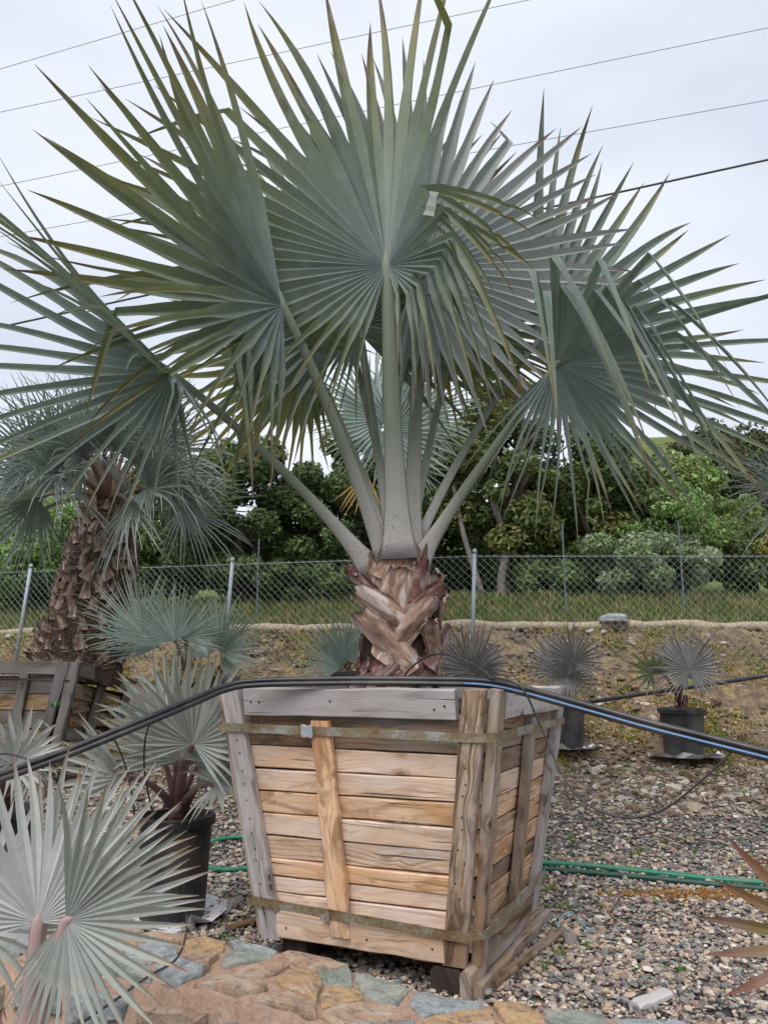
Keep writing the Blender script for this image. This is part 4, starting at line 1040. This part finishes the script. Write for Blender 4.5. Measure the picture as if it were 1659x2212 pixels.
# ---------------------------------------------------------------- pots and young palms
def pot(parent, c, r, h, mat=None):
    prof = [(r*.80, 0), (r*.84, .0), (r*.86, .01), (r*.97, h-.05), (r*.97, h-.048), (r*1.06, h-.046), (r*1.07, h-.01), (r*1.05, h), (r*.97, h), (r*.95, h-.05), (r*.94, h-.1)]
    V, fs = lathe(c, prof, 32); p = obj('pot', V, fs, mat or M['pot'], parent, smooth_=False)
    for po in p.data.polygons: po.use_smooth = False
    a = np.arange(20)*2*math.pi/20
    V = np.concatenate([np.array([[0, 0, .01]]), np.stack([np.cos(a)*r*.97, np.sin(a)*r*.97, rng.normal(0, .004, 20)], 1)])+np.array(c)+np.array([0, 0, h-.06])
    obj('soil', V, np.array([[0, i_+1, (i_+1) % 20+1] for i_ in range(20)]), M['soil'], parent)
    return p
def cloth(c, r, label, group=None):
    """frayed white fabric under a pot"""
    n_ = 26; a = np.arange(n_)*2*math.pi/n_; V = []
    for f in (.7, 1.0, 1.12, 1.3):
        rr = r*f*(1+(rng.uniform(-.12, .35, n_) if f > 1.05 else 0))
        V.append(np.stack([c[0]+rr*np.cos(a), c[1]+rr*np.sin(a), c[2]+.012+(rng.uniform(.0, .07, n_) if f > 1.2 else .004)*np.ones(n_)], 1))
    V = np.concatenate(V); i_, j_ = np.meshgrid(np.arange(3), np.arange(n_), indexing='ij')
    qd = np.stack([i_*n_+j_, i_*n_+(j_+1) % n_, (i_+1)*n_+(j_+1) % n_, (i_+1)*n_+j_], -1).reshape(-1, 4)
    tag(obj('weed_cloth', V, qd, M['cloth']), label, 'cloth', group)
def young(name, label, base, fronds, leaf, stem, group=None, potr=None, pothh=.45, w=(.05, .018), potlabel=None, stemh=.16, stemr=.035, bootm='boot_red', nseg=26, **kw):
    """a young fan palm: fronds = [(hub px), (tip px), optional extra]"""
    base = np.asarray(base, float)
    e = thing(name, base, label, 'palm', group)
    zb = base[2]
    if potr:
        pz = thing('plant_pot', base, potlabel, 'pot', 'black plant pots')
        pot(pz, tuple(base), potr, pothh); zb = base[2]+pothh-.06
    c = np.array([base[0], base[1], zb])
    V, fs = lathe(tuple(c), [(stemr*1.25, -.02), (stemr*1.35, .02), (stemr*1.05, stemh*.6), (stemr*.5, stemh)], 12); V += rng.normal(0, .003, V.shape)
    st = obj('stem', V, fs, M[bootm], e, smooth_=True)
    for i_ in range(6): boot(st, tuple(c), stemr*1.1, i_*2.4, .01+.022*i_, .5*(-1)**i_, .07, .05, .03, M[bootm], thick=.004, taperend=.4, n=6, m=4)
    for f in fronds:
        ex = dict(kw); ex['nseg'] = nseg
        if len(f) > 2: ex.update(f[2])
        hub, tip = at(*f[0]), at(*f[1]); tip = hub+(tip-hub)*ex.pop('Rm', 1)
        b_ = c+np.array([0, 0, stemh*.55])+nrm((hub-c)*np.array([1, 1, 0])+1e-6)*stemr*.6
        ct = (b_+hub)/2+np.array([0, 0, .18])*np.linalg.norm((hub-b_)[:2])
        frond(e, hub, tip, b_, ct, M[ex.pop('leaf', leaf)], M[ex.pop('stem', stem)], w=ex.pop('pw', w), **ex)
    return e
def onground(px, py, d): p = at(px, py, d); p[2] = ground(p[0], p[1]); return p
def gd_at(px, py):
    """ground point seen at a pixel"""
    d = 3.0
    for k_ in range(60):
        p = at(px, py, d); g_ = float(ground(p[0], p[1]))
        if p[2] <= g_: break
        d += .15
    lo, hi = d-.15, d
    for _ in range(20):
        m_ = (lo+hi)/2; p = at(px, py, m_)
        if p[2] <= float(ground(p[0], p[1])): hi = m_
        else: lo = m_
    return at(px, py, hi)
SW = dict(sepw=.15, foldL=30, foldR=30, span=130, split=.42, droop=.1, tipdroop=.25, taper=.35, K=10)
# foreground left, cropped by the frame
b0 = at(15, 2500, 2.1)
young('young_palm', 'pale silver young palm with two broad fans in front of the stone wall', b0,
      [((82, 1992, 2.15), (120, 1625, 2.25), dict(foldL=12, foldR=18, nseg=24, span=95, spanL=100, twist=5)),
       ((143, 1990, 2.05), (440, 1840, 2.0), dict(foldL=15, foldR=20, nseg=30, span=160, spanL=58, taper=.35, droop=.25, leaf='leaf_mid', twist=-5)),
       ((-60, 2010, 2.3), (-40, 1720, 2.4), dict(span=150)),
       
       ((90, 2010, 2.25), (330, 1660, 2.4), dict(span=50, spanL=40, nseg=14, foldL=20, foldR=20))],
      'leaf_small', 'petiole_pink', 'young silver palms', w=(.06, .026), **SW)
# young palm in the black pot behind it
c = gd_at(372, 1985)
young('young_palm', 'silver-green young palm with maroon stems in a black pot behind the stone wall', c,
      [((395, 1640, 4.0), (395, 1395, 4.05), dict(nseg=22, span=95)), ((418, 1608, 3.9), (480, 1405, 3.85), dict(nseg=26, span=115, twist=10)), ((380, 1560, 4.25), (290, 1440, 4.4), dict(span=90, nseg=18)),
       ((270, 1680, 3.95), (180, 1545, 4.0), dict(span=80, nseg=14, foldL=50, foldR=50, twist=50)), ((470, 1695, 4.0), (600, 1640, 3.95), dict(span=130, nseg=18, droop=.7, twist=40)), ((355, 1640, 4.2), (265, 1500, 4.3), dict(span=80, nseg=16)),
       ((430, 1650, 4.2), (520, 1560, 4.3), dict(span=130, nseg=20))],
      'leaf_mid', 'petiole_red', 'young silver palms', potr=.185, pothh=.50, potlabel='black nursery pot by the stone wall holding the maroon stemmed palm', w=(.05, .02), **SW)
cloth(c, .2, 'white frayed cloth under the black pot by the stone wall', 'white cloths under pots')
# at the left edge, in another black pot
c = gd_at(-25, 1960)
young('young_palm', 'silver young palm with stiff narrow fans in a black pot at the wall end', c,
      [((40, 1640, 4.2), (60, 1515, 4.2), dict(nseg=18)), ((30, 1650, 4.1), (130, 1580, 4.1), dict(nseg=16)), ((75, 1660, 4.3), (140, 1640, 4.2), dict(nseg=14)), ((-40, 1640, 4.2), (-90, 1560, 4.2))],
      'leaf_small', 'petiole_red', 'young silver palms', potr=.2, pothh=.5, potlabel='black nursery pot at the end of the stone wall, half hidden by silver leaves', w=(.04, .018), **SW)
cloth(c, .2, 'white frayed cloth under the half hidden pot at the wall end', 'white cloths under pots')
# blue palms in the middle distance
BL = dict(Rm=1.3, sepw=.15, foldL=35, foldR=35, span=82, split=.32, droop=.08, tipdroop=.15, taper=.3, K=9, nseg=30)
c = gd_at(400, 1600)
young('blue_palm', 'blue-green fan palm with three full fans behind the maroon stemmed palm', c+np.array([0, 0, .12]),
      [((310, 1370, 6.0), (235, 1275, 6.0), dict(nseg=32)), ((378, 1385, 5.9), (345, 1290, 5.9), dict(nseg=32)), ((395, 1380, 6.1), (440, 1300, 6.1), dict(nseg=32)), ((340, 1400, 6.2), (270, 1330, 6.3))],
      'leaf_blue', 'petiole_green', 'blue fan palms', potr=.19, pothh=.42, potlabel='dark grey pot holding the blue-green palm with three full fans', w=(.03, .014), **BL)
young('blue_palm', 'blue-green fan palm with two crossed fans below the middle fence post', gd_at(480, 1580)+np.array([0, 0, .2]),
      [((468, 1385, 6.5), (468, 1285, 6.5), dict(nseg=30)), ((478, 1410, 6.4), (545, 1345, 6.4), dict(nseg=30)), ((450, 1420, 6.6), (425, 1360, 6.7)), ((480, 1440, 6.5), (530, 1430, 6.5))],
      'leaf_blue', 'petiole_green', 'blue fan palms', potr=.17, pothh=.4, potlabel='dark grey pot holding the crossed fan blue palm', w=(.03, .014), **BL)
young('blue_palm', 'yellow-green fan palm half hidden behind the trunk of the boxed palm', gd_at(745, 1560)+np.array([0, 0, .15]),
      [((742, 1425, 6.6), (770, 1330, 6.6), dict(nseg=30)), ((735, 1445, 6.5), (675, 1370, 6.5), dict(nseg=28)), ((765, 1430, 6.7), (800, 1360, 6.8))],
      'leaf_blue', 'petiole_green', 'blue fan palms', potr=.17, pothh=.4, potlabel='dark pot behind the strapped wooden box', w=(.03, .014), **BL)
# purple young palms to the right
PU = dict(Rm=1.12, sepw=.1, foldL=25, foldR=25, span=120, split=.4, droop=.05, tipdroop=.2, taper=.25, K=9, nseg=24)
young('young_palm', 'purple-grey young palm behind the boxed palm, at the foot of the fence post', gd_at(1020, 1590),
      [((1018, 1448, 6.4), (1015, 1355, 6.4)), ((1010, 1450, 6.5), (965, 1375, 6.6)), ((1025, 1450, 6.5), (1075, 1385, 6.6)), ((1020, 1455, 6.2), (985, 1440, 6.0), dict(nseg=20)), ((1025, 1455, 6.3), (1080, 1440, 6.2), dict(nseg=20))],
      'leaf_purple', 'petiole_pink', 'purple young palms', potr=.17, pothh=.4, potlabel='black pot behind the back rim of the strapped wooden box', w=(.035, .016), **PU)
c1 = gd_at(1222, 1618)
young('young_palm', 'dark purple-green young palm in a black pot behind the box corner', c1,
      [((1238, 1430, 7.2), (1245, 1350, 7.1)), ((1205, 1450, 7.4), (1160, 1400, 7.5)), ((1200, 1440, 7.6), (1195, 1360, 7.7)), ((1222, 1470, 7.3), (1270, 1420, 7.3)), ((1225, 1465, 7.2), (1180, 1470, 7.1), dict(nseg=22)), ((1230, 1465, 7.3), (1275, 1475, 7.2), dict(nseg=22))],
      'leaf_purple', 'petiole_red', 'purple young palms', potr=.205, pothh=.47, potlabel='black nursery pot just behind the corner of the strapped box', w=(.035, .016), **PU)
cloth(c1, .2, 'scrap of white cloth under the pot behind the box corner', 'white cloths under pots')
c2 = gd_at(1478, 1636)
young('young_palm', 'purple young palm with red stems in a black pot by the bank', c2,
      [((1488, 1447, 7.0), (1480, 1355, 7.0), dict(nseg=40, span=165)), ((1468, 1445, 7.2), (1450, 1370, 7.3), dict(nseg=24, span=110)), ((1410, 1455, 7.2), (1360, 1420, 7.2), dict(nseg=12, span=120, leaf='leaf_green')), ((1480, 1460, 7.3), (1500, 1400, 7.5), dict(nseg=20))],
      'leaf_purple', 'petiole_red', 'purple young palms', potr=.215, pothh=.47, potlabel='black nursery pot on white cloth at the foot of the bank', w=(.045, .02), **PU)
cloth(c2, .235, 'wide white cloth crumpled under the pot at the foot of the bank', 'white cloths under pots')
# ---------------------------------------------------------------- tall palm with the rough trunk, in a collapsed box
def tall_palm():
    tb = at(165, 1440, 7.9); tt = at(232, 1085, 7.9); ht = tt[2]-tb[2]
    e = thing('fan_palm', tb, 'tall blue fan palm with rough shaggy trunk in the collapsed dark box', 'palm')
    ax = spline([tb-np.array([0, 0, .12]), tb+(tt-tb)*.5+np.array([.05, 0, 0]), tt], 14)
    rr = np.interp(np.linspace(0, 1, 14), [0, .12, .3, .6, .85, 1], [.43, .40, .35, .32, .245, .16])
    V, fs, uv = tube(ax, rr, 22); V += rng.normal(0, .01, V.shape); tr = obj('trunk', V, fs, M['bark_far'], e)
    m_ = 0
    for i_ in range(17):
        f = .08+i_*.053; nb = int(15-5*f)
        c_ = np.array([np.interp(f, np.linspace(0, 1, 14), ax[:, k]) for k in range(3)]); r_ = float(np.interp(f, np.linspace(0, 1, 14), rr))
        for j_ in range(nb):
            ph = 2*math.pi*(j_+.5*(i_ % 2))/nb+rng.normal(0, .12)
            if math.sin(ph) > .45: continue
            boot(tr, tuple(c_), r_*.98, ph, rng.normal(0, .015), rng.normal(0, .12), rng.uniform(.09, .15), rng.uniform(.055, .10), rng.uniform(.02, .06) if f > .2 else rng.uniform(.05, .13), M['boot_far'], thick=.006, taperend=rng.uniform(.4, .9), n=5, m=4, ragged=.015)
    # shaggy fibre strands between the bases
    n_ = 1500; f = rng.uniform(.05, 1, n_); ph = rng.uniform(0, 6.28, n_)
    cc = np.stack([np.interp(f, np.linspace(0, 1, 14), ax[:, k]) for k in range(3)], 1); r_ = np.interp(f, np.linspace(0, 1, 14), rr)+.01
    P = cc+np.stack([np.cos(ph)*r_, np.sin(ph)*r_, np.zeros(n_)], 1)
    d = np.stack([-np.sin(ph), np.cos(ph), np.zeros(n_)], 1)*rng.normal(0, .07, (n_, 1))+np.stack([np.cos(ph), np.sin(ph), np.zeros(n_)], 1)*rng.uniform(.01, .05, (n_, 1))+np.array([0, 0, 1])*rng.normal(0, .035, (n_, 1))
    up = np.array([0, 0, .005]); V = np.stack([P-up, P+up, P+d], 1).reshape(-1, 3)
    cl = np.array([(.10, .06, .045), (.16, .10, .07), (.24, .19, .165)])[rng.integers(0, 3, n_)]
    tag(obj('trunk_fibre', V, (np.arange(n_)*3)[:, None]+np.array([[0, 1, 2]]), M['gravel'], tr, colr=np.concatenate([np.repeat(cl, 3, 0), np.ones((3*n_, 1))], 1)), kind='stuff')
    crown = tt+np.array([0, 0, .06])
    specs = [(az, el) for az, el in zip(np.linspace(0, 2*math.pi*5, 26, endpoint=False)+.3, np.linspace(78, -8, 26))]
    for az, el in specs:
        el = R_(el); dr = np.array([math.cos(az)*math.cos(el), math.sin(az)*math.cos(el), math.sin(el)])
        hor = np.array([math.cos(az), math.sin(az), 0])
        lp = rng.uniform(.55, .75); hub = crown+hor*.06+dr*lp-np.array([0, 0, .10*math.cos(el)])
        tip = hub+nrm(dr+np.array([0, 0, -.25]))*rng.uniform(.8, .95)
        frond(e, hub, tip, crown+hor*.05-np.array([0, 0, .05]), crown+dr*lp*.5+np.array([0, 0, .08]), M['leaf_far'], M['petiole_far'], w=(.07, .028), nseg=34, span=118, split=.26, foldL=30, foldR=30, droop=.25, tipdroop=.9, taper=.2, K=8, twist=rng.uniform(-40, 40), jit=3, up=None, lowdroop=.2)
tall_palm()
# its box: leaning boards
CB = thing('old_crate', at(120, 1600, 8.0), 'collapsed dark weathered wooden box around the rough trunk palm', 'planter box')
def cb(p0, p1, w, t, m_, name='plank', tv=(0, -1, .1), n=6, jit=.003):
    p0 = at(*p0); p1 = at(*p1); d = nrm(p1-p0); tv = nrm(np.array(tv)-d*(np.array(tv)@d)); wv = np.cross(d, tv)
    V, fs, uv = beam(p0, p1, wv, tv, w, t, .006, n, jit); return obj(name, V, fs, M[m_], CB, uv=uv)
fd, rd = 7.35, 7.35
for (y0, y1, m_) in ((1478, 1480, 'old'), (1512, 1516, 'oldtan'), (1548, 1556, 'old'), (1586, 1596, 'oldtan')): cb((-160, y0, 7.5), (128-(y0-1478)*.28, y1, 7.36), .155, .03, m_)
cb((-160, 1438, 7.46), (148, 1444, 7.32), .12, .05, 'old', 'top_rail')
for x0, x1 in ((58, 26), (-120, -150)): cb((x0, 1448, 7.36), (x1, 1605, 7.36), .09, .05, 'old', 'cleat')
cb((141, 1430, 7.27), (92, 1612, 7.27), .09, .055, 'old', 'corner_post'); cb((164, 1431, 7.28), (122, 1612, 7.28), .085, .06, 'old', 'corner_post')
cb((-160, 1463, 7.42), (150, 1470, 7.24), .02, .012, 'boot_red' if False else 'wet', 'strap')
tvr = (.55, -.8, .1)
cb((168, 1444, 7.3), (285, 1482, 8.5), .13, .05, 'old', 'top_rail', tvr); 
for (a_, b_, m_) in (((160, 1492, 7.36), (262, 1520, 8.4), 'oldtan'), ((152, 1528, 7.36), (238, 1512, 8.2), 'oldtan'), ((148, 1552, 7.36), (240, 1556, 8.3), 'oldtan'), ((140, 1582, 7.36), (215, 1592, 8.1), 'old')): cb(a_, b_, .13, .03, m_, 'plank', tvr)
cb((222, 1478, 7.75), (192, 1585, 7.7), .085, .05, 'old', 'cleat', tvr); cb((276, 1490, 8.4), (258, 1560, 8.3), .09, .05, 'old', 'corner_post', tvr)
sc = at(110, 1470, 8.1); g = 9
V = [sc+np.array([a_*.9, b_*.62, rng.normal(0, .015)-.02]) for a_ in np.linspace(-1, .75, g) for b_ in np.linspace(-1, 1, g)]
i, j = np.meshgrid(np.arange(g-1), np.arange(g-1), indexing='ij')
obj('soil', V, np.stack([i*g+j, i*g+j+1, (i+1)*g+j+1, (i+1)*g+j], -1).reshape(-1, 4), M['soil'], CB, smooth_=True)
V = [at(*q_) for q_ in ((-160, 1470, 7.62), (140, 1470, 7.5), (120, 1612, 7.5), (-160, 1612, 7.62), (140, 1470, 7.5), (280, 1500, 8.6), (262, 1575, 8.5), (120, 1612, 7.5))]
obj('earth', V, np.array([[0, 1, 2, 3], [4, 5, 6, 7]]), M['soil'], CB)
P = np.array([at(122, 1527, 7.3)])+rng.normal(0, .02, (8, 3))
V, fs, C = tufts(P, np.full(8, .05), np.full(8, .06), 10, [(.06, .2, .04), (.09, .27, .06)], w=.008)
tag(obj('weed', V, fs, M['tuft'], colr=C), 'small bright green weed growing from the collapsed dark box', 'weed')
# ---------------------------------------------------------------- palm behind the boxed one, palm at the right edge, red-tipped palm
e = thing('fan_palm', onground(838, 1500, 8.6), 'pale green fan palm standing behind the trunk of the boxed palm', 'palm')
tb = onground(838, 1500, 8.6); tc_ = at(838, 1160, 8.6)
V, fs, uv = tube([tb, (tb+tc_)/2, tc_], [.17, .14, .1], 14); V += rng.normal(0, .006, V.shape); obj('trunk', V, fs, M['bark_far'], e)
for hub, tip, lf, kw in (((832, 905, 8.5), (835, 735, 8.7), 'leaf_blue', dict(nseg=44, span=160)), ((900, 900, 8.9), (980, 770, 9.1), 'leaf_blue', dict(nseg=40, span=150)), ((845, 930, 8.4), (1000, 990, 8.2), 'leaf_blue', dict(nseg=40, span=150)), ((790, 1020, 8.5), (770, 1125, 8.4), 'leaf_dead', dict(nseg=10, span=32)), ((800, 900, 8.7), (730, 790, 8.9), 'leaf_blue', dict(nseg=36, span=150)), ((890, 1000, 8.6), (960, 1060, 8.5), 'leaf_blue', dict(nseg=24, span=120))):
    kk = dict(split=.4, foldL=12, foldR=12, droop=.1, tipdroop=.15, taper=.25, K=9, lowdroop=.2); kk.update(kw)
    frond(e, at(*hub), at(*tip), tc_, (at(*hub)+tc_)/2+np.array([0, .1, .05]), M[lf], M['petiole_green'], w=(.06, .03), **kk)
tb = onground(1790, 1500, 6.2); e = thing('fan_palm', tb, 'grey-green palm with narrow drooping leaf tips reaching in over the bank beside the hill', 'palm')
tc_ = at(1790, 1080, 6.2); V, fs, uv = tube([tb, (tb+tc_)/2, tc_], [.16, .13, .1], 14); obj('trunk', V, fs, M['bark_far'], e)
for hub, tip, tw in (((1690, 1065, 6.1), (1560, 1045, 5.9), -50), ((1705, 1090, 6.0), (1575, 1165, 5.8), 20), ((1700, 1040, 6.4), (1570, 960, 6.4), 30), ((1850, 980, 6.2), (1890, 800, 6.3), 0), ((1880, 1090, 6.0), (2010, 1110, 5.9), 0)):
    frond(e, at(*hub), at(*tip), tc_, (at(*hub)+tc_)/2+np.array([0, 0, .1]), M['leaf_far'], M['petiole_green'], w=(.05, .022), nseg=36, span=75, split=.2, foldL=45, foldR=45, droop=.1, tipdroop=.3, taper=.1, K=8, twist=tw, lowdroop=0)
tb = np.array([1.55, 2.2, -.15]); e = thing('red_tipped_palm', tb, 'palm with red and olive leaf tips reaching over the gravel', 'palm')
tc_ = tb+np.array([0, 0, .35])
V, fs, uv = tube([tb, (tb+tc_)/2, tc_], [.05, .045, .03], 10); obj('stem', V, fs, M['boot_red'], e)
hub = at(1800, 2040, 2.15)
frond(e, hub, at(1492, 2018, 2.1), tc_, (hub+tc_)/2+np.array([0, 0, .08]), M['leaf_red'], M['petiole_red'], w=(.04, .02), nseg=6, span=38, split=.45, sepw=0, foldL=18, foldR=18, droop=.05, tipdroop=.1, taper=.15, K=9, jit=1.5, wfac=.6, pleat=.35)
hub = at(1830, 1900, 2.5)
frond(e, hub, at(1610, 1905, 2.45), tc_, (hub+tc_)/2+np.array([0, 0, .08]), M['leaf_red'], M['petiole_red'], w=(.04, .02), nseg=3, span=14, sepw=0, split=.45, foldL=18, foldR=18, droop=.05, tipdroop=.1, taper=.15, K=9, jit=1.5, wfac=.6, pleat=.35)
# ---------------------------------------------------------------- irrigation pipes, drip tubes, hoses
def run(name, pts, r, mat, label, cat, group=None, n=60, k=8, raw=False, par=None):
    P = spline(pts if raw else [at(*q_) for q_ in pts], n); V, fs, uv = tube(P, r, k)
    o = obj(name, V, fs, mat, par, smooth_=True)
    return tag(o, label, cat, group) if par is None else o
rimz = ZT+.014
def rim(px, py, d): p = at(px, py, d); return p
pipe_pts = [(-260, 1765, 2.75), (0, 1672, 3.0), (140, 1622, 3.12), (300, 1558, 3.25), (420, 1508, 3.38), (490, 1481, 3.46), (560, 1470, 3.48), (750, 1466, 3.44), (950, 1467, 3.36), (1050, 1471, 3.3), (1130, 1485, 3.22), (1250, 1518, 3.1), (1400, 1560, 2.98), (1560, 1600, 2.88), (1760, 1650, 2.75), (1950, 1700, 2.65)]
run('irrigation_pipe', pipe_pts, .0112, M['pipe'], 'upper black irrigation pipe lying across the rim of the strapped box', 'pipe', 'black irrigation pipes', 90, 10)
P2 = [at(a_, b_, c_)+np.array([0, -.012, -.022+(.004 if 480 < a_ < 1100 else 0)]) for a_, b_, c_ in pipe_pts]
p2 = run('irrigation_pipe', P2, .0112, M['pipe'], 'lower black irrigation pipe with a blue stripe across the front of the strapped box', 'pipe', 'black irrigation pipes', 90, 10, raw=True)
SPp = spline(P2, 90)
V, fs, uv = tube(SPp[50:]+np.array([0, -.0098, .003]), .0032, 6); obj('blue_stripe', V, fs, M['stripe'], p2, smooth_=True)
run('irrigation_pipe', [(1180, 1530, 7.6), (1270, 1517, 7.7), (1400, 1497, 7.85), (1540, 1477, 7.95), (1700, 1452, 8.1), (1900, 1420, 8.3)], .02, M['pipe'], 'black irrigation pipe strung behind the potted purple palms along the bank', 'pipe', 'black irrigation pipes', 40)
dt = 'thin black drip tubes'
run('drip_tube', [(862, 1478, 3.75), (890, 1440, 3.65), (940, 1413, 3.55), (1000, 1425, 3.45), (1045, 1450, 3.36), (1062, 1468, 3.3)], .004, M['pipe'], 'thin black drip tube arching from the soil of the strapped box', 'drip tube', dt, 40, 6)
run('drip_tube', [(1050, 1466, 3.3), (1090, 1468, 3.22), (1130, 1490, 3.18), (1170, 1575, 3.15), (1215, 1675, 3.1), (1270, 1738, 3.05), (1350, 1766, 3.0), (1430, 1750, 2.95), (1510, 1690, 2.9), (1582, 1622, 2.86)], .004, M['pipe'], 'thin black drip tube hanging in a wide loop beside the strapped box', 'drip tube', dt, 70, 6)
run('drip_tube', [(378, 1528, 3.32), (345, 1535, 3.4), (318, 1580, 3.5), (312, 1650, 3.65), (322, 1720, 3.8), (335, 1775, 3.95)], .004, M['pipe'], 'thin black drip tube curling from the pipe down into the black pot', 'drip tube', dt, 40, 6)
run('drip_tube', [(245, 1590, 3.2), (270, 1650, 3.4), (288, 1730, 3.7), (292, 1790, 3.9)], .004, M['pipe'], 'thin black drip tube dropping straight from the pipe to the gravel beside the pot', 'drip tube', dt, 40, 6)
run('drip_tube', [(405, 1975, 3.2), (400, 2030, 3.0), (378, 2075, 2.86), (320, 2110, 2.74), (250, 2160, 2.62), (170, 2215, 2.55), (120, 2260, 2.5)], .004, M['pipe'], 'thin black drip tube draped over the edge of the stone wall', 'drip tube', dt, 40, 6)
run('drip_tube', [(-40, 1640, 3.5), (10, 1628, 3.5), (60, 1640, 3.4), (95, 1660, 3.3)], .004, M['pipe'], 'thin black drip tube crossing the stiff silver palm at the wall end', 'drip tube', dt, 20, 6)
def hz(px, py, dz=.024): p = gd_at(px, py); p[2] += dz; return p
run('garden_hose', [hz(1040, 1868), hz(1155, 1872), hz(1280, 1880), hz(1400, 1893), hz(1540, 1908), hz(1700, 1922), hz(1900, 1950)], .017, M['hose'], 'bright green garden hose lying on the gravel right of the strapped box', 'hose', 'green garden hoses', 50, 10, raw=True)
run('garden_hose', [hz(1040, 1886), hz(1155, 1886), hz(1290, 1896), hz(1400, 1906), hz(1560, 1922), hz(1700, 1935), hz(1900, 1965)], .016, M['hose_dark'], 'dark green garden hose beside the bright one on the gravel', 'hose', 'green garden hoses', 50, 10, raw=True)
run('garden_hose', [hz(640, 1815), hz(545, 1815), hz(480, 1820), hz(430, 1838), hz(405, 1858), hz(430, 1878), hz(490, 1888), hz(560, 1884), hz(660, 1878)], .016, M['hose'], 'green garden hose curving on the gravel between the black pot and the strapped box', 'hose', 'green garden hoses', 60, 10, raw=True)
# ---------------------------------------------------------------- scraps on the gravel
def stick(p0, p1, w, t, m_, name, label, cat, n=6, jit=.0015):
    p0 = np.array(p0); p1 = np.array(p1); d = nrm(p1-p0); wv = nrm(np.cross(d, (0, 0, 1)))
    V, fs, uv = beam(p0, p1, wv, np.cross(wv, d), w, t, t*.3, n, jit)
    return tag(obj(name, V, fs, M[m_], uv=uv), label, cat)
stick(hz(1062, 2140, .02), hz(1215, 2022, .03), .045, .03, 'post', 'wood_strip', 'weathered wood strip lying on the gravel beside the box skid', 'wood strip', 8, .002)
c = hz(1230, 2040, .025); stick(c+np.array([0, -.035, 0]), c+np.array([0, .035, .0]), .05, .05, 'grey', 'wood_block', 'small grey wood block on the gravel with turquoise twine behind it', 'wood block', 4, .001)
run('twine', [hz(1205, 2015, .02), hz(1212, 2005, .05), hz(1235, 2002, .06), hz(1260, 2010, .03), hz(1275, 2025, .008), hz(1290, 2022, .006)], .0028, M['twine'], 'thin turquoise twine beside the small wood block', 'twine', None, 24, 5, raw=True)
stick(hz(500, 2012, .02), hz(600, 1985, .03), .05, .02, 'oldtan', 'wood_strip', 'brown wood strip on the gravel left of the strapped box', 'wood strip')
stick(hz(1370, 2188, .02), hz(1440, 2165, .03), .06, .03, 'grey', 'wood_strip', 'grey driftwood piece by the end of the stone wall', 'wood strip')
run('twine', [hz(615, 2068, .015), hz(630, 2062, .02), hz(660, 2068, .012), hz(680, 2076, .012)], .008, M['hose'], 'scrap of green plastic on the gravel under the strapped box', 'plastic scrap', None, 14, 6, raw=True)
